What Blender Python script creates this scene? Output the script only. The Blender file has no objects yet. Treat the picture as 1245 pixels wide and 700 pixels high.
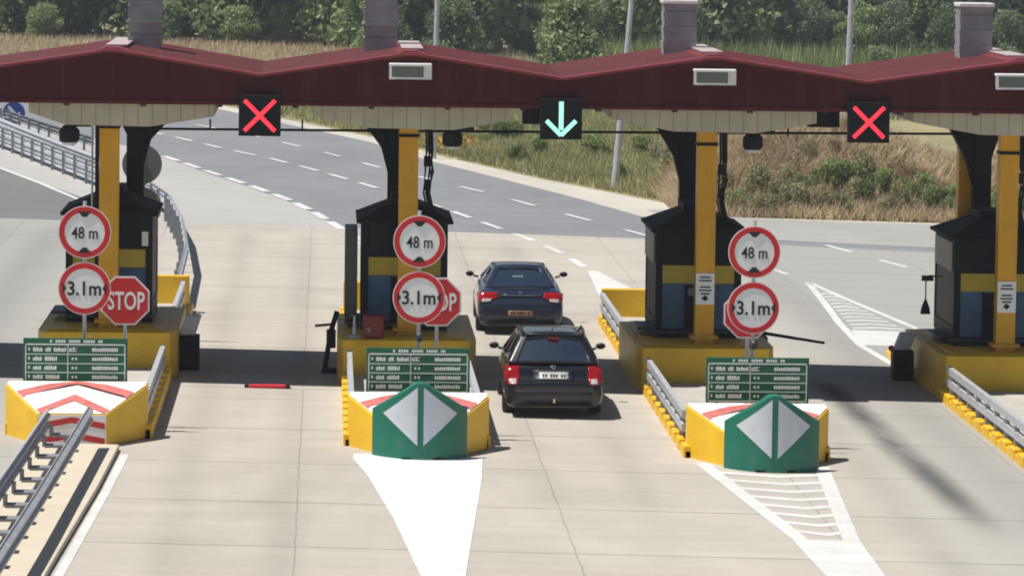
import bpy, bmesh, math, random
import numpy as np
from mathutils import Vector, Matrix
random.seed(7); rng = np.random.default_rng(7)
S = bpy.context.scene
COL = S.collection
K = -0.018                       # cross fall of the whole site
def gz(x): return K * x

# ------------------------------------------------------------------ camera
a, p, r = math.radians(2.5168), math.radians(5.1461), 0.0135
fw = Vector((math.sin(a)*math.cos(p), math.cos(a)*math.cos(p), -math.sin(p)))
rt = Vector((math.cos(a), -math.sin(a), 0)); up = rt.cross(fw)
R_ = math.cos(r)*rt + math.sin(r)*up; U_ = -math.sin(r)*rt + math.cos(r)*up
cd = bpy.data.cameras.new('camera'); cam = bpy.data.objects.new('camera', cd); COL.objects.link(cam)
M = Matrix((R_, U_, -fw)).transposed().to_4x4(); M.translation = Vector((-1.47, -80, 9.0))
cam.matrix_world = M
cd.sensor_width = 36; cd.lens = 5185/1245*36; cd.clip_start = 1; cd.clip_end = 2000
S.camera = cam
# ------------------------------------------------------------------ light
sun_travel = Vector((0.43, 0.07, -1.0)).normalized()
sd = bpy.data.lights.new('sun', 'SUN'); sd.energy = 5.0; sd.angle = math.radians(0.53); sd.color = (1, .955, .88)
so = bpy.data.objects.new('sun', sd); COL.objects.link(so)
so.rotation_euler = sun_travel.to_track_quat('-Z', 'Y').to_euler(); so.location = (-30, 0, 60)
W = bpy.data.worlds.new('World'); S.world = W; W.use_nodes = True
nt = W.node_tree; bg = nt.nodes['Background']
sky = nt.nodes.new('ShaderNodeTexSky'); sky.sky_type = 'NISHITA'; sky.sun_disc = False
tosun = -sun_travel
sky.sun_elevation = math.asin(tosun.z); sky.sun_rotation = math.atan2(tosun.x, tosun.y)
sky.air_density = 1.0; sky.dust_density = .4
nt.links.new(sky.outputs[0], bg.inputs[0]); bg.inputs[1].default_value = 0.052
S.view_settings.view_transform = 'Standard'; S.view_settings.look = 'None'
S.view_settings.exposure = 0.14; S.view_settings.gamma = 1
S.cycles.filter_width = 1.9

# ------------------------------------------------------------------ materials
def mat(name, col, rough=.6, metal=0, var=.12, scale=3, bump=.0, spec=.5, col2=None, fine=30, coord='Object'):
    m = bpy.data.materials.new(name); m.use_nodes = True; n = m.node_tree.nodes; l = m.node_tree.links
    b = n['Principled BSDF']; b.inputs['Roughness'].default_value = rough; b.inputs['Metallic'].default_value = metal
    b.inputs['Specular IOR Level'].default_value = spec
    tc = n.new('ShaderNodeTexCoord')
    n1 = n.new('ShaderNodeTexNoise'); n1.inputs['Scale'].default_value = scale; n1.inputs['Detail'].default_value = 6
    n2 = n.new('ShaderNodeTexNoise'); n2.inputs['Scale'].default_value = fine; n2.inputs['Detail'].default_value = 3
    l.new(tc.outputs[coord], n1.inputs['Vector']); l.new(tc.outputs[coord], n2.inputs['Vector'])
    ad = n.new('ShaderNodeMath'); ad.operation = 'ADD'; l.new(n1.outputs['Fac'], ad.inputs[0])
    mu = n.new('ShaderNodeMath'); mu.operation = 'MULTIPLY'; mu.inputs[1].default_value = .4; l.new(n2.outputs['Fac'], mu.inputs[0]); l.new(mu.outputs[0], ad.inputs[1])
    mr = n.new('ShaderNodeMapRange'); mr.inputs[1].default_value = .45; mr.inputs[2].default_value = .95; l.new(ad.outputs[0], mr.inputs[0])
    mx = n.new('ShaderNodeMix'); mx.data_type = 'RGBA'
    c = Vector(col); lo = c*(1-var); hi = c*(1+var) if col2 is None else Vector(col2)
    mx.inputs[6].default_value = (*lo, 1); mx.inputs[7].default_value = (*hi, 1)
    l.new(mr.outputs[0], mx.inputs[0]); l.new(mx.outputs[2], b.inputs['Base Color'])
    if bump:
        bp = n.new('ShaderNodeBump'); bp.inputs['Strength'].default_value = bump; bp.inputs['Distance'].default_value = .02
        l.new(n2.outputs['Fac'], bp.inputs['Height']); l.new(bp.outputs[0], b.inputs['Normal'])
    m['mx'] = 1
    return m
def emis(name, col, st):
    m = bpy.data.materials.new(name); m.use_nodes = True; b = m.node_tree.nodes['Principled BSDF']
    b.inputs['Base Color'].default_value = (*[c*.3 for c in col], 1); b.inputs['Emission Color'].default_value = (*col, 1); b.inputs['Emission Strength'].default_value = st
    return m
def glass(name, tint, gloss=.2):
    m = bpy.data.materials.new(name); m.use_nodes = True; n = m.node_tree.nodes; l = m.node_tree.links
    n.remove(n['Principled BSDF']); t = n.new('ShaderNodeBsdfTransparent'); t.inputs[0].default_value = (*tint, 1)
    g = n.new('ShaderNodeBsdfGlossy'); g.inputs['Roughness'].default_value = .04; g.inputs[0].default_value = (.9, .95, .95, 1)
    f = n.new('ShaderNodeFresnel'); f.inputs[0].default_value = 1.5
    ad = n.new('ShaderNodeMath'); ad.operation = 'ADD'; ad.inputs[1].default_value = gloss; l.new(f.outputs[0], ad.inputs[0])
    mx = n.new('ShaderNodeMixShader'); l.new(ad.outputs[0], mx.inputs[0]); l.new(t.outputs[0], mx.inputs[1]); l.new(g.outputs[0], mx.inputs[2])
    l.new(mx.outputs[0], n['Material Output'].inputs[0]); return m

def pavement(name, c1, c2, slab=None, joint=.25, stains=(), side=None):
    """concrete / asphalt in world metres: large blotches stretched across, fine grain, slab joints, tyre stains"""
    m = bpy.data.materials.new(name); m.use_nodes = True; n = m.node_tree.nodes; l = m.node_tree.links
    b = n['Principled BSDF']; b.inputs['Roughness'].default_value = .9; b.inputs['Specular IOR Level'].default_value = .25
    tc = n.new('ShaderNodeTexCoord'); o = tc.outputs['Object']
    def noise(sx, sy, det=5, rough=.6):
        mp = n.new('ShaderNodeMapping'); mp.inputs['Scale'].default_value = (sx, sy, 1); l.new(o, mp.inputs[0])
        t = n.new('ShaderNodeTexNoise'); t.inputs['Scale'].default_value = 1; t.inputs['Detail'].default_value = det; t.inputs['Roughness'].default_value = rough
        l.new(mp.outputs[0], t.inputs[0]); return t.outputs['Fac']
    def math_(op, x, y=None, z=None):
        q = n.new('ShaderNodeMath'); q.operation = op
        for i, v in enumerate((x, y, z)):
            if v is None: continue
            if isinstance(v, (int, float)): q.inputs[i].default_value = v
            else: l.new(v, q.inputs[i])
        return q.outputs[0]
    big = noise(.25, .12); mid = noise(1.1, .5); cross = noise(.15, 1.6, 3); fine = noise(14, 14, 3)
    s = math_('ADD', math_('MULTIPLY', big, .9), math_('MULTIPLY', mid, .5))
    s = math_('ADD', s, math_('MULTIPLY', cross, .55)); s = math_('ADD', s, math_('MULTIPLY', fine, .35))
    mr = n.new('ShaderNodeMapRange'); mr.inputs[1].default_value = .8; mr.inputs[2].default_value = 1.5; l.new(s, mr.inputs[0])
    mx = n.new('ShaderNodeMix'); mx.data_type = 'RGBA'; mx.inputs[6].default_value = (*c1, 1); mx.inputs[7].default_value = (*c2, 1); l.new(mr.outputs[0], mx.inputs[0])
    col = mx.outputs[2]
    def darken(fac, dc):
        nonlocal col
        q = n.new('ShaderNodeMix'); q.data_type = 'RGBA'; l.new(fac, q.inputs[0]); l.new(col, q.inputs[6]); q.inputs[7].default_value = (*dc, 1); col = q.outputs[2]
    sp = n.new('ShaderNodeSeparateXYZ'); l.new(o, sp.inputs[0]); X, Y = sp.outputs[0], sp.outputs[1]
    if side:                                        # older grey concrete on the outer lanes
        e = n.new('ShaderNodeMapRange'); e.interpolation_type = 'SMOOTHSTEP'; e.inputs[1].default_value = 5.0; e.inputs[2].default_value = 9.5; l.new(math_('ABSOLUTE', math_('SUBTRACT', X, .9)), e.inputs[0])
        darken(math_('MULTIPLY', e.outputs[0], .92), side)
    if slab:
        sx, ox, sy, oy = slab
        wob = math_('MULTIPLY', math_('SUBTRACT', noise(.8, .8), .5), .10)
        for ax, per, off, w in ((X, sx, ox, .013), (Y, sy, oy, .05)):
            d = math_('PINGPONG', math_('ADD', math_('SUBTRACT', ax, off), wob), per/2)
            f = math_('LESS_THAN', d, w)
            f = math_('MULTIPLY', f, math_('MULTIPLY', noise(.5, .5), joint*2))
            darken(f, [c*.35 for c in c1])
    for (x0, xs, y0, y1, w, st, sc) in stains:      # rubber streak round the line x = x0 + xs*y
        cx = math_('ADD', math_('MULTIPLY', Y, xs), x0)
        d = math_('ABSOLUTE', math_('SUBTRACT', X, cx))
        f = n.new('ShaderNodeMapRange'); f.interpolation_type = 'SMOOTHSTEP'; f.inputs[1].default_value = w; f.inputs[2].default_value = 0; l.new(d, f.inputs[0])
        e0 = n.new('ShaderNodeMapRange'); e0.interpolation_type = 'SMOOTHSTEP'; e0.inputs[1].default_value = y0; e0.inputs[2].default_value = y0+6; l.new(Y, e0.inputs[0])
        e1 = n.new('ShaderNodeMapRange'); e1.interpolation_type = 'SMOOTHSTEP'; e1.inputs[1].default_value = y1; e1.inputs[2].default_value = y1-3; l.new(Y, e1.inputs[0])
        g = math_('MULTIPLY', math_('MULTIPLY', f.outputs[0], e0.outputs[0]), e1.outputs[0])
        nn = n.new('ShaderNodeMapRange'); nn.inputs[1].default_value = .1; nn.inputs[2].default_value = .5; l.new(noise(.9, .2), nn.inputs[0])
        g = math_('MULTIPLY', math_('MULTIPLY', g, nn.outputs[0]), st)
        darken(g, sc)
    l.new(col, b.inputs['Base Color'])
    bp = n.new('ShaderNodeBump'); bp.inputs['Strength'].default_value = .25; bp.inputs['Distance'].default_value = .01; l.new(fine, bp.inputs['Height']); l.new(bp.outputs[0], b.inputs['Normal'])
    return m
def foliage(name, c1, c2, sc=.5, trans=True):
    m = bpy.data.materials.new(name); m.use_nodes = True; n = m.node_tree.nodes; l = m.node_tree.links
    b = n['Principled BSDF']; b.inputs['Roughness'].default_value = .6; b.inputs['Specular IOR Level'].default_value = .3
    g = n.new('ShaderNodeNewGeometry'); t = n.new('ShaderNodeTexNoise'); t.inputs['Scale'].default_value = sc; t.inputs['Detail'].default_value = 4
    l.new(g.outputs['Position'], t.inputs[0])
    oi = n.new('ShaderNodeObjectInfo')
    s = n.new('ShaderNodeMath'); s.operation = 'MULTIPLY_ADD'; s.inputs[1].default_value = .45; l.new(g.outputs['Random Per Island'], s.inputs[0]); l.new(t.outputs['Fac'], s.inputs[2])
    s2 = n.new('ShaderNodeMath'); s2.operation = 'MULTIPLY_ADD'; s2.inputs[1].default_value = .3; l.new(oi.outputs['Random'], s2.inputs[0]); l.new(s.outputs[0], s2.inputs[2])
    mr = n.new('ShaderNodeMapRange'); mr.inputs[1].default_value = .55; mr.inputs[2].default_value = 1.15; l.new(s2.outputs[0], mr.inputs[0])
    mx = n.new('ShaderNodeMix'); mx.data_type = 'RGBA'; mx.inputs[6].default_value = (*c1, 1); mx.inputs[7].default_value = (*c2, 1); l.new(mr.outputs[0], mx.inputs[0])
    l.new(mx.outputs[2], b.inputs['Base Color'])
    if trans:
        tr = n.new('ShaderNodeBsdfTranslucent'); l.new(mx.outputs[2], tr.inputs[0]); ms = n.new('ShaderNodeMixShader'); ms.inputs[0].default_value = .3
        l.new(b.outputs[0], ms.inputs[1]); l.new(tr.outputs[0], ms.inputs[2]); l.new(ms.outputs[0], n['Material Output'].inputs[0])
    return m
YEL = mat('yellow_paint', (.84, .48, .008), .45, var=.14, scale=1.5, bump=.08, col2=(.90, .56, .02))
def scuff(m, col, k, lo, hi, sc):
    n = m.node_tree.nodes; l = m.node_tree.links; b = n['Principled BSDF']; src = b.inputs['Base Color'].links[0].from_socket
    tc = n.new('ShaderNodeTexCoord'); mp = n.new('ShaderNodeMapping'); mp.inputs['Scale'].default_value = sc; l.new(tc.outputs['Object'], mp.inputs[0])
    t = n.new('ShaderNodeTexNoise'); t.inputs['Scale'].default_value = 1; t.inputs['Detail'].default_value = 8; t.inputs['Roughness'].default_value = .7; l.new(mp.outputs[0], t.inputs[0])
    r = n.new('ShaderNodeMapRange'); r.inputs[1].default_value = lo; r.inputs[2].default_value = hi; r.inputs[4].default_value = k; l.new(t.outputs['Fac'], r.inputs[0])
    mx = n.new('ShaderNodeMix'); mx.data_type = 'RGBA'; l.new(r.outputs[0], mx.inputs[0]); l.new(src, mx.inputs[6]); mx.inputs[7].default_value = (*col,1); l.new(mx.outputs[2], b.inputs['Base Color'])
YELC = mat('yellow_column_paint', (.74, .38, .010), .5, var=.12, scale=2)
BLK = mat('black_paint', (.010, .010, .012), .55, var=.3, spec=.2)
BLKR = mat('black_rubber', (.013, .013, .015), .75, var=.25, spec=.2)
DGR = mat('dark_grey_metal', (.06, .062, .066), .45, metal=.3, var=.2)
GRY = mat('grey_panel', (.22, .225, .22), .5, var=.12)
GALV = mat('galvanised_steel', (.52, .54, .57), .45, metal=.25, var=.18, scale=6)
GALVD = mat('weathered_galvanised_steel', (.25, .26, .28), .55, metal=.2, var=.25, scale=5)
WHT = mat('white_paint', (.80, .80, .78), .5, var=.05, scale=4)
SGW = mat('sign_white', (.86, .88, .88), .3, var=.03)
RED = mat('sign_red', (.62, .015, .02), .35, var=.08)
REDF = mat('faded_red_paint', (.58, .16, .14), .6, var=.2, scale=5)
REDB = mat('block_red_paint', (.55, .03, .03), .5, var=.2, scale=5)
SGB = mat('sign_black', (.01, .01, .012), .4, var=.2)
MAR = mat('maroon_sheet', (.080, .010, .012), .5, var=.14, scale=.8, fine=8, spec=.2)
MART = mat('maroon_trim', (.20, .035, .042), .4, var=.12, spec=.3, scale=2)
PALE = mat('pale_flashing', (.48, .40, .39), .5, var=.15)
GRNB = mat('green_plastic', (.006, .16, .105), .38, var=.12, scale=2.5)
GRNS = mat('green_sign_face', (.008, .13, .06), .4, var=.1)
RFL = mat('reflective_grey', (.62, .65, .70), .35, var=.05, fine=80)
CONC = mat('island_concrete', (.44, .42, .38), .9, var=.15, scale=2, bump=.2)
CREAM = mat('cream_soffit', (.56, .51, .38), .6, var=.12, scale=2)
def sheet_lines(m, per, w, k):            # dark joints between sheets every `per` metres in x
    n = m.node_tree.nodes; l = m.node_tree.links; b = n['Principled BSDF']; src = b.inputs['Base Color'].links[0].from_socket
    tc = n.new('ShaderNodeTexCoord'); sp = n.new('ShaderNodeSeparateXYZ'); l.new(tc.outputs['Object'], sp.inputs[0])
    q = n.new('ShaderNodeMath'); q.operation = 'PINGPONG'; q.inputs[1].default_value = per/2; l.new(sp.outputs[0], q.inputs[0])
    c = n.new('ShaderNodeMath'); c.operation = 'LESS_THAN'; c.inputs[1].default_value = w; l.new(q.outputs[0], c.inputs[0])
    f = n.new('ShaderNodeMath'); f.operation = 'MULTIPLY'; f.inputs[1].default_value = k; l.new(c.outputs[0], f.inputs[0])
    mx = n.new('ShaderNodeMix'); mx.data_type = 'RGBA'; l.new(f.outputs[0], mx.inputs[0]); l.new(src, mx.inputs[6]); mx.inputs[7].default_value = (.06,.055,.045,1); l.new(mx.outputs[2], b.inputs['Base Color'])
sheet_lines(CREAM, .26, .012, .38); sheet_lines(MAR, .9, .008, .5)
VENT = mat('vent_grey', (.31, .335, .345), .55, var=.18, scale=3, spec=.25)
LENS = mat('lamp_glass', (.16, .18, .17), .15, var=.15)
BLU = mat('sign_blue', (.01, .06, .30), .35, var=.08)
BARK = mat('bark', (.10, .075, .055), .9, var=.3, scale=4, bump=.4)
BLIND = mat('yellow_blind', (.56, .42, .04), .6, var=.08)
TYRE = mat('tyre_rubber', (.018, .018, .018), .85, var=.2)
RIM = mat('alloy_rim', (.35, .36, .37), .35, metal=.7, var=.1)
TRIM = mat('black_plastic_trim', (.016, .016, .017), .55, var=.2)
SEAT = mat('seat_fabric', (.04, .042, .045), .9, var=.2)
TAIL = mat('tail_lamp_red', (.30, .006, .01), .12, var=.15, fine=60)
TAILW = mat('tail_lamp_white', (.45, .40, .39), .15, var=.1)
CHR = mat('chrome', (.6, .6, .62), .15, metal=1, var=.05)
PLATE = mat('number_plate_white', (.62, .62, .60), .4, var=.05)
PLATO = mat('number_plate_dusty', (.34, .17, .10), .4, var=.15)
EXT = mat('red_enamel', (.22, .01, .012), .3, var=.15)
BOOTHG = mat('booth_glass_blue', (.05, .115, .22), .25, var=.45, scale=1.1, spec=.25, fine=5)
INT = mat('booth_interior_dark', (.012, .014, .018), .5, var=.3, spec=.15)
CARG = glass('car_glass', (.75, .86, .82), .38)
def paint(name, col):
    m = mat(name, col, .28, metal=.35, var=.06, scale=3); b = m.node_tree.nodes['Principled BSDF']
    b.inputs['Coat Weight'].default_value = .8; b.inputs['Coat Roughness'].default_value = .06; return m
PBLU = paint('dark_blue_paint', (.018, .026, .055)); PBLK = paint('black_car_paint', (.012, .013, .015))
LEDR = emis('red_led', (1, .035, .06), 1.3); LEDG = emis('green_led', (.40, 1, .72), 1.05)

scuff(YEL, (.20,.15,.08), .45, .60, .74, (2.2,2.2,5)); scuff(YELC, (.16,.12,.07), .5, .58, .72, (4,4,1.2)); scuff(GRNB, (.10,.16,.13), .5, .55, .72, (4,4,4)); scuff(MAR, (.14,.05,.045), .5, .52, .75, (2.5,1,.35)); scuff(WHT, (.42,.40,.36), .45, .56, .72, (3,3,3)); scuff(RFL, (.36,.36,.37), .4, .55, .72, (5,5,5))
# ------------------------------------------------------------------ mesh builder
class MB:
    def __init__(s): s.v = []; s.f = []
    def add(s, vs, fs):
        k = len(s.v); s.v += [tuple(q) for q in vs]; s.f += [tuple(i+k for i in f) for f in fs]; return s
    def hexa(s, b, t): return s.add(list(b)+list(t), [(3,2,1,0),(4,5,6,7),(0,1,5,4),(1,2,6,5),(2,3,7,6),(3,0,4,7)])
    def box(s, x0, x1, y0, y1, z0, z1):
        return s.hexa([(x0,y0,z0),(x1,y0,z0),(x1,y1,z0),(x0,y1,z0)], [(x0,y0,z1),(x1,y0,z1),(x1,y1,z1),(x0,y1,z1)])
    def prism(s, poly, z0, z1):           # poly in x,y
        n = len(poly); return s.add([(x,y,z0) for x,y in poly]+[(x,y,z1) for x,y in poly],
            [tuple(range(n))[::-1], tuple(range(n,2*n))]+[(i,(i+1)%n,n+(i+1)%n,n+i) for i in range(n)])
    def prismy(s, poly, y0, y1):          # poly in x,z
        n = len(poly); return s.add([(x,y0,z) for x,z in poly]+[(x,y1,z) for x,z in poly],
            [tuple(range(n)), tuple(range(n,2*n))[::-1]]+[(i,n+i,n+(i+1)%n,(i+1)%n) for i in range(n)])
    def tube(s, pts, rad, n=8, cap=True):
        pts = [Vector(q) for q in pts]; rings = []
        for i, q in enumerate(pts):
            d = (pts[min(i+1,len(pts)-1)]-pts[max(i-1,0)]).normalized()
            u = d.cross(Vector((0,0,1))); u = u.normalized() if u.length > 1e-3 else Vector((1,0,0)); w = d.cross(u)
            rr = rad[i] if isinstance(rad, (list,tuple)) else rad
            rings.append([q+u*math.cos(2*math.pi*j/n)*rr+w*math.sin(2*math.pi*j/n)*rr for j in range(n)])
        fs = [(i*n+j, i*n+(j+1)%n, (i+1)*n+(j+1)%n, (i+1)*n+j) for i in range(len(pts)-1) for j in range(n)]
        if cap: fs += [tuple(range(n))[::-1], tuple(range((len(pts)-1)*n, len(pts)*n))]
        return s.add([q for rg in rings for q in rg], fs)
    def ringy(s, cx, cz, r0, r1, y0, y1, n=40):   # annulus facing y
        vs = []
        for rr, yy in ((r0,y0),(r1,y0),(r1,y1),(r0,y1)):
            vs += [(cx+rr*math.cos(2*math.pi*j/n), yy, cz+rr*math.sin(2*math.pi*j/n)) for j in range(n)]
        return s.add(vs, [(k*n+j, k*n+(j+1)%n, ((k+1)%4)*n+(j+1)%n, ((k+1)%4)*n+j) for k in range(4) for j in range(n)])
    def ball(s, c, rx, ry, rz, n=10, m=8):
        vs = []; 
        for i in range(1, m):
            t = math.pi*i/m
            vs += [(c[0]+rx*math.sin(t)*math.cos(2*math.pi*j/n), c[1]+ry*math.sin(t)*math.sin(2*math.pi*j/n), c[2]+rz*math.cos(t)) for j in range(n)]
        tp = len(vs); vs += [(c[0],c[1],c[2]+rz),(c[0],c[1],c[2]-rz)]
        fs = [(i*n+j, i*n+(j+1)%n, (i+1)*n+(j+1)%n, (i+1)*n+j) for i in range(m-2) for j in range(n)]
        fs += [(tp, (j+1)%n, j) for j in range(n)] + [(tp+1, (m-2)*n+j, (m-2)*n+(j+1)%n) for j in range(n)]
        return s.add(vs, fs)
    def build(s, name, m, parent=None, bevel=0, smooth=False, loc=None, solid=0, subsurf=0, segs=2, weld=False):
        me = bpy.data.meshes.new(name); me.from_pydata(s.v, [], s.f); me.validate()
        bm = bmesh.new(); bm.from_mesh(me); bmesh.ops.remove_doubles(bm, verts=bm.verts, dist=.0004) if weld else None; bmesh.ops.recalc_face_normals(bm, faces=bm.faces); bm.to_mesh(me); bm.free()
        me.materials.append(m)
        if smooth: me.polygons.foreach_set('use_smooth', [True]*len(me.polygons))
        o = bpy.data.objects.new(name, me); COL.objects.link(o)
        if parent: o.parent = parent
        if loc: o.location = loc
        if solid: md = o.modifiers.new('solid','SOLIDIFY'); md.thickness = solid; md.offset = 0
        if bevel: md = o.modifiers.new('bevel','BEVEL'); md.width = bevel; md.segments = segs; md.limit_method = 'ANGLE'
        if subsurf: md = o.modifiers.new('sub','SUBSURF'); md.levels = subsurf; md.render_levels = subsurf
        return o
def tag(o, label=None, cat=None, group=None, kind=None):
    if label: o['label'] = label
    if cat: o['category'] = cat
    if group: o['group'] = group
    if kind: o['kind'] = kind
    return o
def thing(name, label, cat, loc=(0,0,0), rz=0, group=None):
    o = bpy.data.objects.new(name, None); COL.objects.link(o); o.location = loc; o.rotation_euler = (0,0,rz); o.empty_display_size = .3
    return tag(o, label, cat, group)
def part(name, m, parent, *boxes, **kw):
    b = MB()
    for q in boxes: b.box(*q)
    return b.build(name, m, parent, **kw)
def copy_tree(o, parent=None):
    c = o.copy(); COL.objects.link(c)
    if parent: c.parent = parent
    for ch in list(o.children): copy_tree(ch, c)
    return c
def text(name, s, m, parent, cx, y, cz, width, height, bold=.02):
    cu = bpy.data.curves.new(name, 'FONT'); cu.body = s; cu.size = 1; cu.offset = bold; cu.extrude = .003; cu.resolution_u = 3
    t = bpy.data.objects.new('t', cu); COL.objects.link(t); bpy.context.view_layer.update()
    me = bpy.data.meshes.new_from_object(t.evaluated_get(bpy.context.evaluated_depsgraph_get()))
    bpy.data.objects.remove(t)
    co = np.array([v.co[:] for v in me.vertices]); lo, hi = co.min(0), co.max(0)
    for v in me.vertices:
        v.co = (cx+((v.co.x-lo[0])/(hi[0]-lo[0])-.5)*width, y-v.co.z, cz+((v.co.y-lo[1])/(hi[1]-lo[1])-.5)*height)
    me.materials.clear(); me.materials.append(m); me.name = name
    o = bpy.data.objects.new(name, me); COL.objects.link(o); o.parent = parent; return o
def sheet(name, poly, m, dz):
    b = MB(); b.add([(x,y,gz(x)+dz) for x,y in poly], [tuple(range(len(poly)))]); return tag(b.build(name, m), kind='structure')
def strip(b, pts, w, dz):                 # painted line along points
    P = [Vector((x,y)) for x,y in pts]
    L, Rr = [], []
    for i, q in enumerate(P):
        d = (P[min(i+1,len(P)-1)]-P[max(i-1,0)]).normalized(); nn = Vector((-d.y, d.x))*w/2
        L.append(q+nn); Rr.append(q-nn)
    for i in range(len(P)-1):
        q = [L[i], Rr[i], Rr[i+1], L[i+1]]; b.add([(v.x, v.y, gz(v.x)+dz) for v in q], [(0,1,2,3)])
def interp(pts, ds):
    P = [Vector(q) for q in pts]; cum = [0]
    for i in range(1,len(P)): cum.append(cum[-1]+(P[i]-P[i-1]).length)
    out = []
    for d in ds:
        d = max(0, min(d, cum[-1])); i = 1
        while i < len(P)-1 and cum[i] < d: i += 1
        t = (d-cum[i-1])/max(1e-6, cum[i]-cum[i-1]); out.append(P[i-1].lerp(P[i], t))
    return out, cum[-1]
def dashes(b, pts, dash, gap, w, dz, start=0):
    _, L = interp(pts, [0]); d = start
    while d < L:
        q, _ = interp(pts, [d+dash*k/4 for k in range(5)]); strip(b, [(v.x,v.y) for v in q], w, dz); d += dash+gap

# ------------------------------------------------------------------ ground, roads
GRASSG = pavement('meadow_soil', (.16, .16, .07), (.42, .36, .21))
b = MB(); nx, ny = 60, 60
xs = np.linspace(-260, 300, nx); ys = np.linspace(-110, 620, ny)
b.add([(x, y, gz(x)-.03) for y in ys for x in xs], [(j*nx+i, j*nx+i+1, (j+1)*nx+i+1, (j+1)*nx+i) for j in range(ny-1) for i in range(nx-1)])
tag(b.build('ground', GRASSG), kind='structure')
ASPH = pavement('asphalt', (.185, .19, .205), (.255, .26, .275))
ASPHL = pavement('pale_asphalt', (.36, .355, .34), (.46, .45, .43))
ASPHD = pavement('dark_asphalt', (.15, .152, .155), (.20, .20, .20))
GRAV = pavement('gravel', (.42, .40, .35), (.60, .57, .50))
stains = [(8.20, -.0125, -19.5, 3, .50, .85, (.07,.07,.07)), (3.45, 0, -20, 36, .5, .16, (.14,.13,.12)), (1.95, 0, -20, 36, .5, .14, (.14,.13,.12)),
          (9.5, 0, -40, 30, .9, .22, (.16,.155,.15)), (7.3, 0, -40, 30, .6, .18, (.16,.155,.15)), (-2.0, 0, -40, 36, .5, .18, (.16,.15,.14)), (-3.6, 0, -40, 36, .5, .18, (.16,.15,.14)), (-8.6, .0, -40, 36, 1.0, .3, (.16,.155,.15)), (-10.5, .0, -40, 36, 1.2, .3, (.16,.155,.15))]
CON = pavement('concrete_slabs', (.37, .343, .297), (.52, .485, .427), slab=(3.93, -1.86, 4.4, .9), joint=.38, stains=stains, side=(.33,.326,.31))
gin = [(-60,196),(-34,176),(-19,150),(-11,124),(-6.87,105),(-3.27,92),(.16,80.3),(2.17,69.5),(4.29,61),(6.24,52.8),(7.79,45.5),(9.76,40.4),(10.83,38.9),(14,38.6),(40,38.2)]
gout = [(-60,199),(-34,179),(-18.6,151.5),(-10.8,125.5),(-6.5,107),(-3.0,94.6),(.5,83),(2.9,71.4),(5.4,62.2),(7.4,56),(9.4,50),(11.2,46),(17.2,45.9),(40,45.6)]
sheet('gravel_shoulder', [(x,y) for x,y in gin]+gout[::-1], GRAV, .004)
sheet('road', [(-60,20),(40,20),(40,38.2)]+gin[::-1][1:]+[(-60,196)], ASPH, .001)
sheet('side_road', [(-30,36.5),(-8.0,36.5),(-8.35,45),(-10.26,52),(-12.05,59),(-16,75),(-30,100)], ASPHD, .005)
sheet('pale_apron', [(-8.3,36.5),(-.9,36.5),(-1.95,43.6),(-2.75,48),(-3.95,53.5),(-5.1,58.2),(-6.05,62.5),(-7.1,67),(-8.6,73),(-14,90),(-30,110),(-30,101),(-16,75.3),(-12,59),(-10.2,52),(-8.3,45)], ASPHL, .009)
sheet('plaza_pavement', [(-34,-100),(40,-100),(40,33.5),(15,34.6),(7.3,36.6),(-1,37.4),(-34,37.6)], CON, .013)
sheet('far_apron', [(9.6,39.4),(10.2,37.6),(15,36.3),(40,36.0),(40,45.0),(17,45.4),(11.4,45.5),(10.2,47.4),(9.2,48.5),(8.2,48)], pavement('grey_apron', (.29,.29,.275), (.38,.375,.355)), .009)
PNT = pavement('road_paint', (.46, .46, .44), (.74, .74, .73)); PNTN = pavement('fresh_road_paint', (.52, .53, .53), (.80, .81, .81))
A = [(-8.2,72),(-6.93,67.04),(-5.88,62.5),(-4.9,58.2),(-3.78,53.5),(-2.62,48.06),(-1.88,43.56),(-.83,35.6),(.0,27.5)]
B = [(-8.6,84),(-6.6,78),(-5.06,72.86),(-3.44,68.2),(-1.88,62.6),(-.64,57.6),(.37,53.3),(2.09,45.8),(3.2,39.8),(4.04,35.4),(4.71,30.7),(5.1,26)]
Cc = [(-7,90),(-4.2,82),(-1.53,72.6),(.11,65.73),(2.5,57.3),(3.7,53),(5.21,46.67),(6.46,41.6),(8.5,33.5),(9.94,27.4),(10.39,23.8)]
D = [(11.8,38),(12.63,34.2),(13.13,31.5),(14.1,26.8),(15,20)]
b = MB(); dashes(b, A, 2.6, 1.0, .27, .019, .8); dashes(b, B, 2.4, 1.6, .21, .019, .6); dashes(b, Cc, 2.5, 3.2, .18, .019, 1); dashes(b, D, 2.2, 2.4, .18, .019, 2)
LE = [(-14,66),(-12.05,58.8),(-10.26,51.9),(-8.6,44.93),(-7.8,38)]
strip(b, LE, .16, .019)
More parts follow.
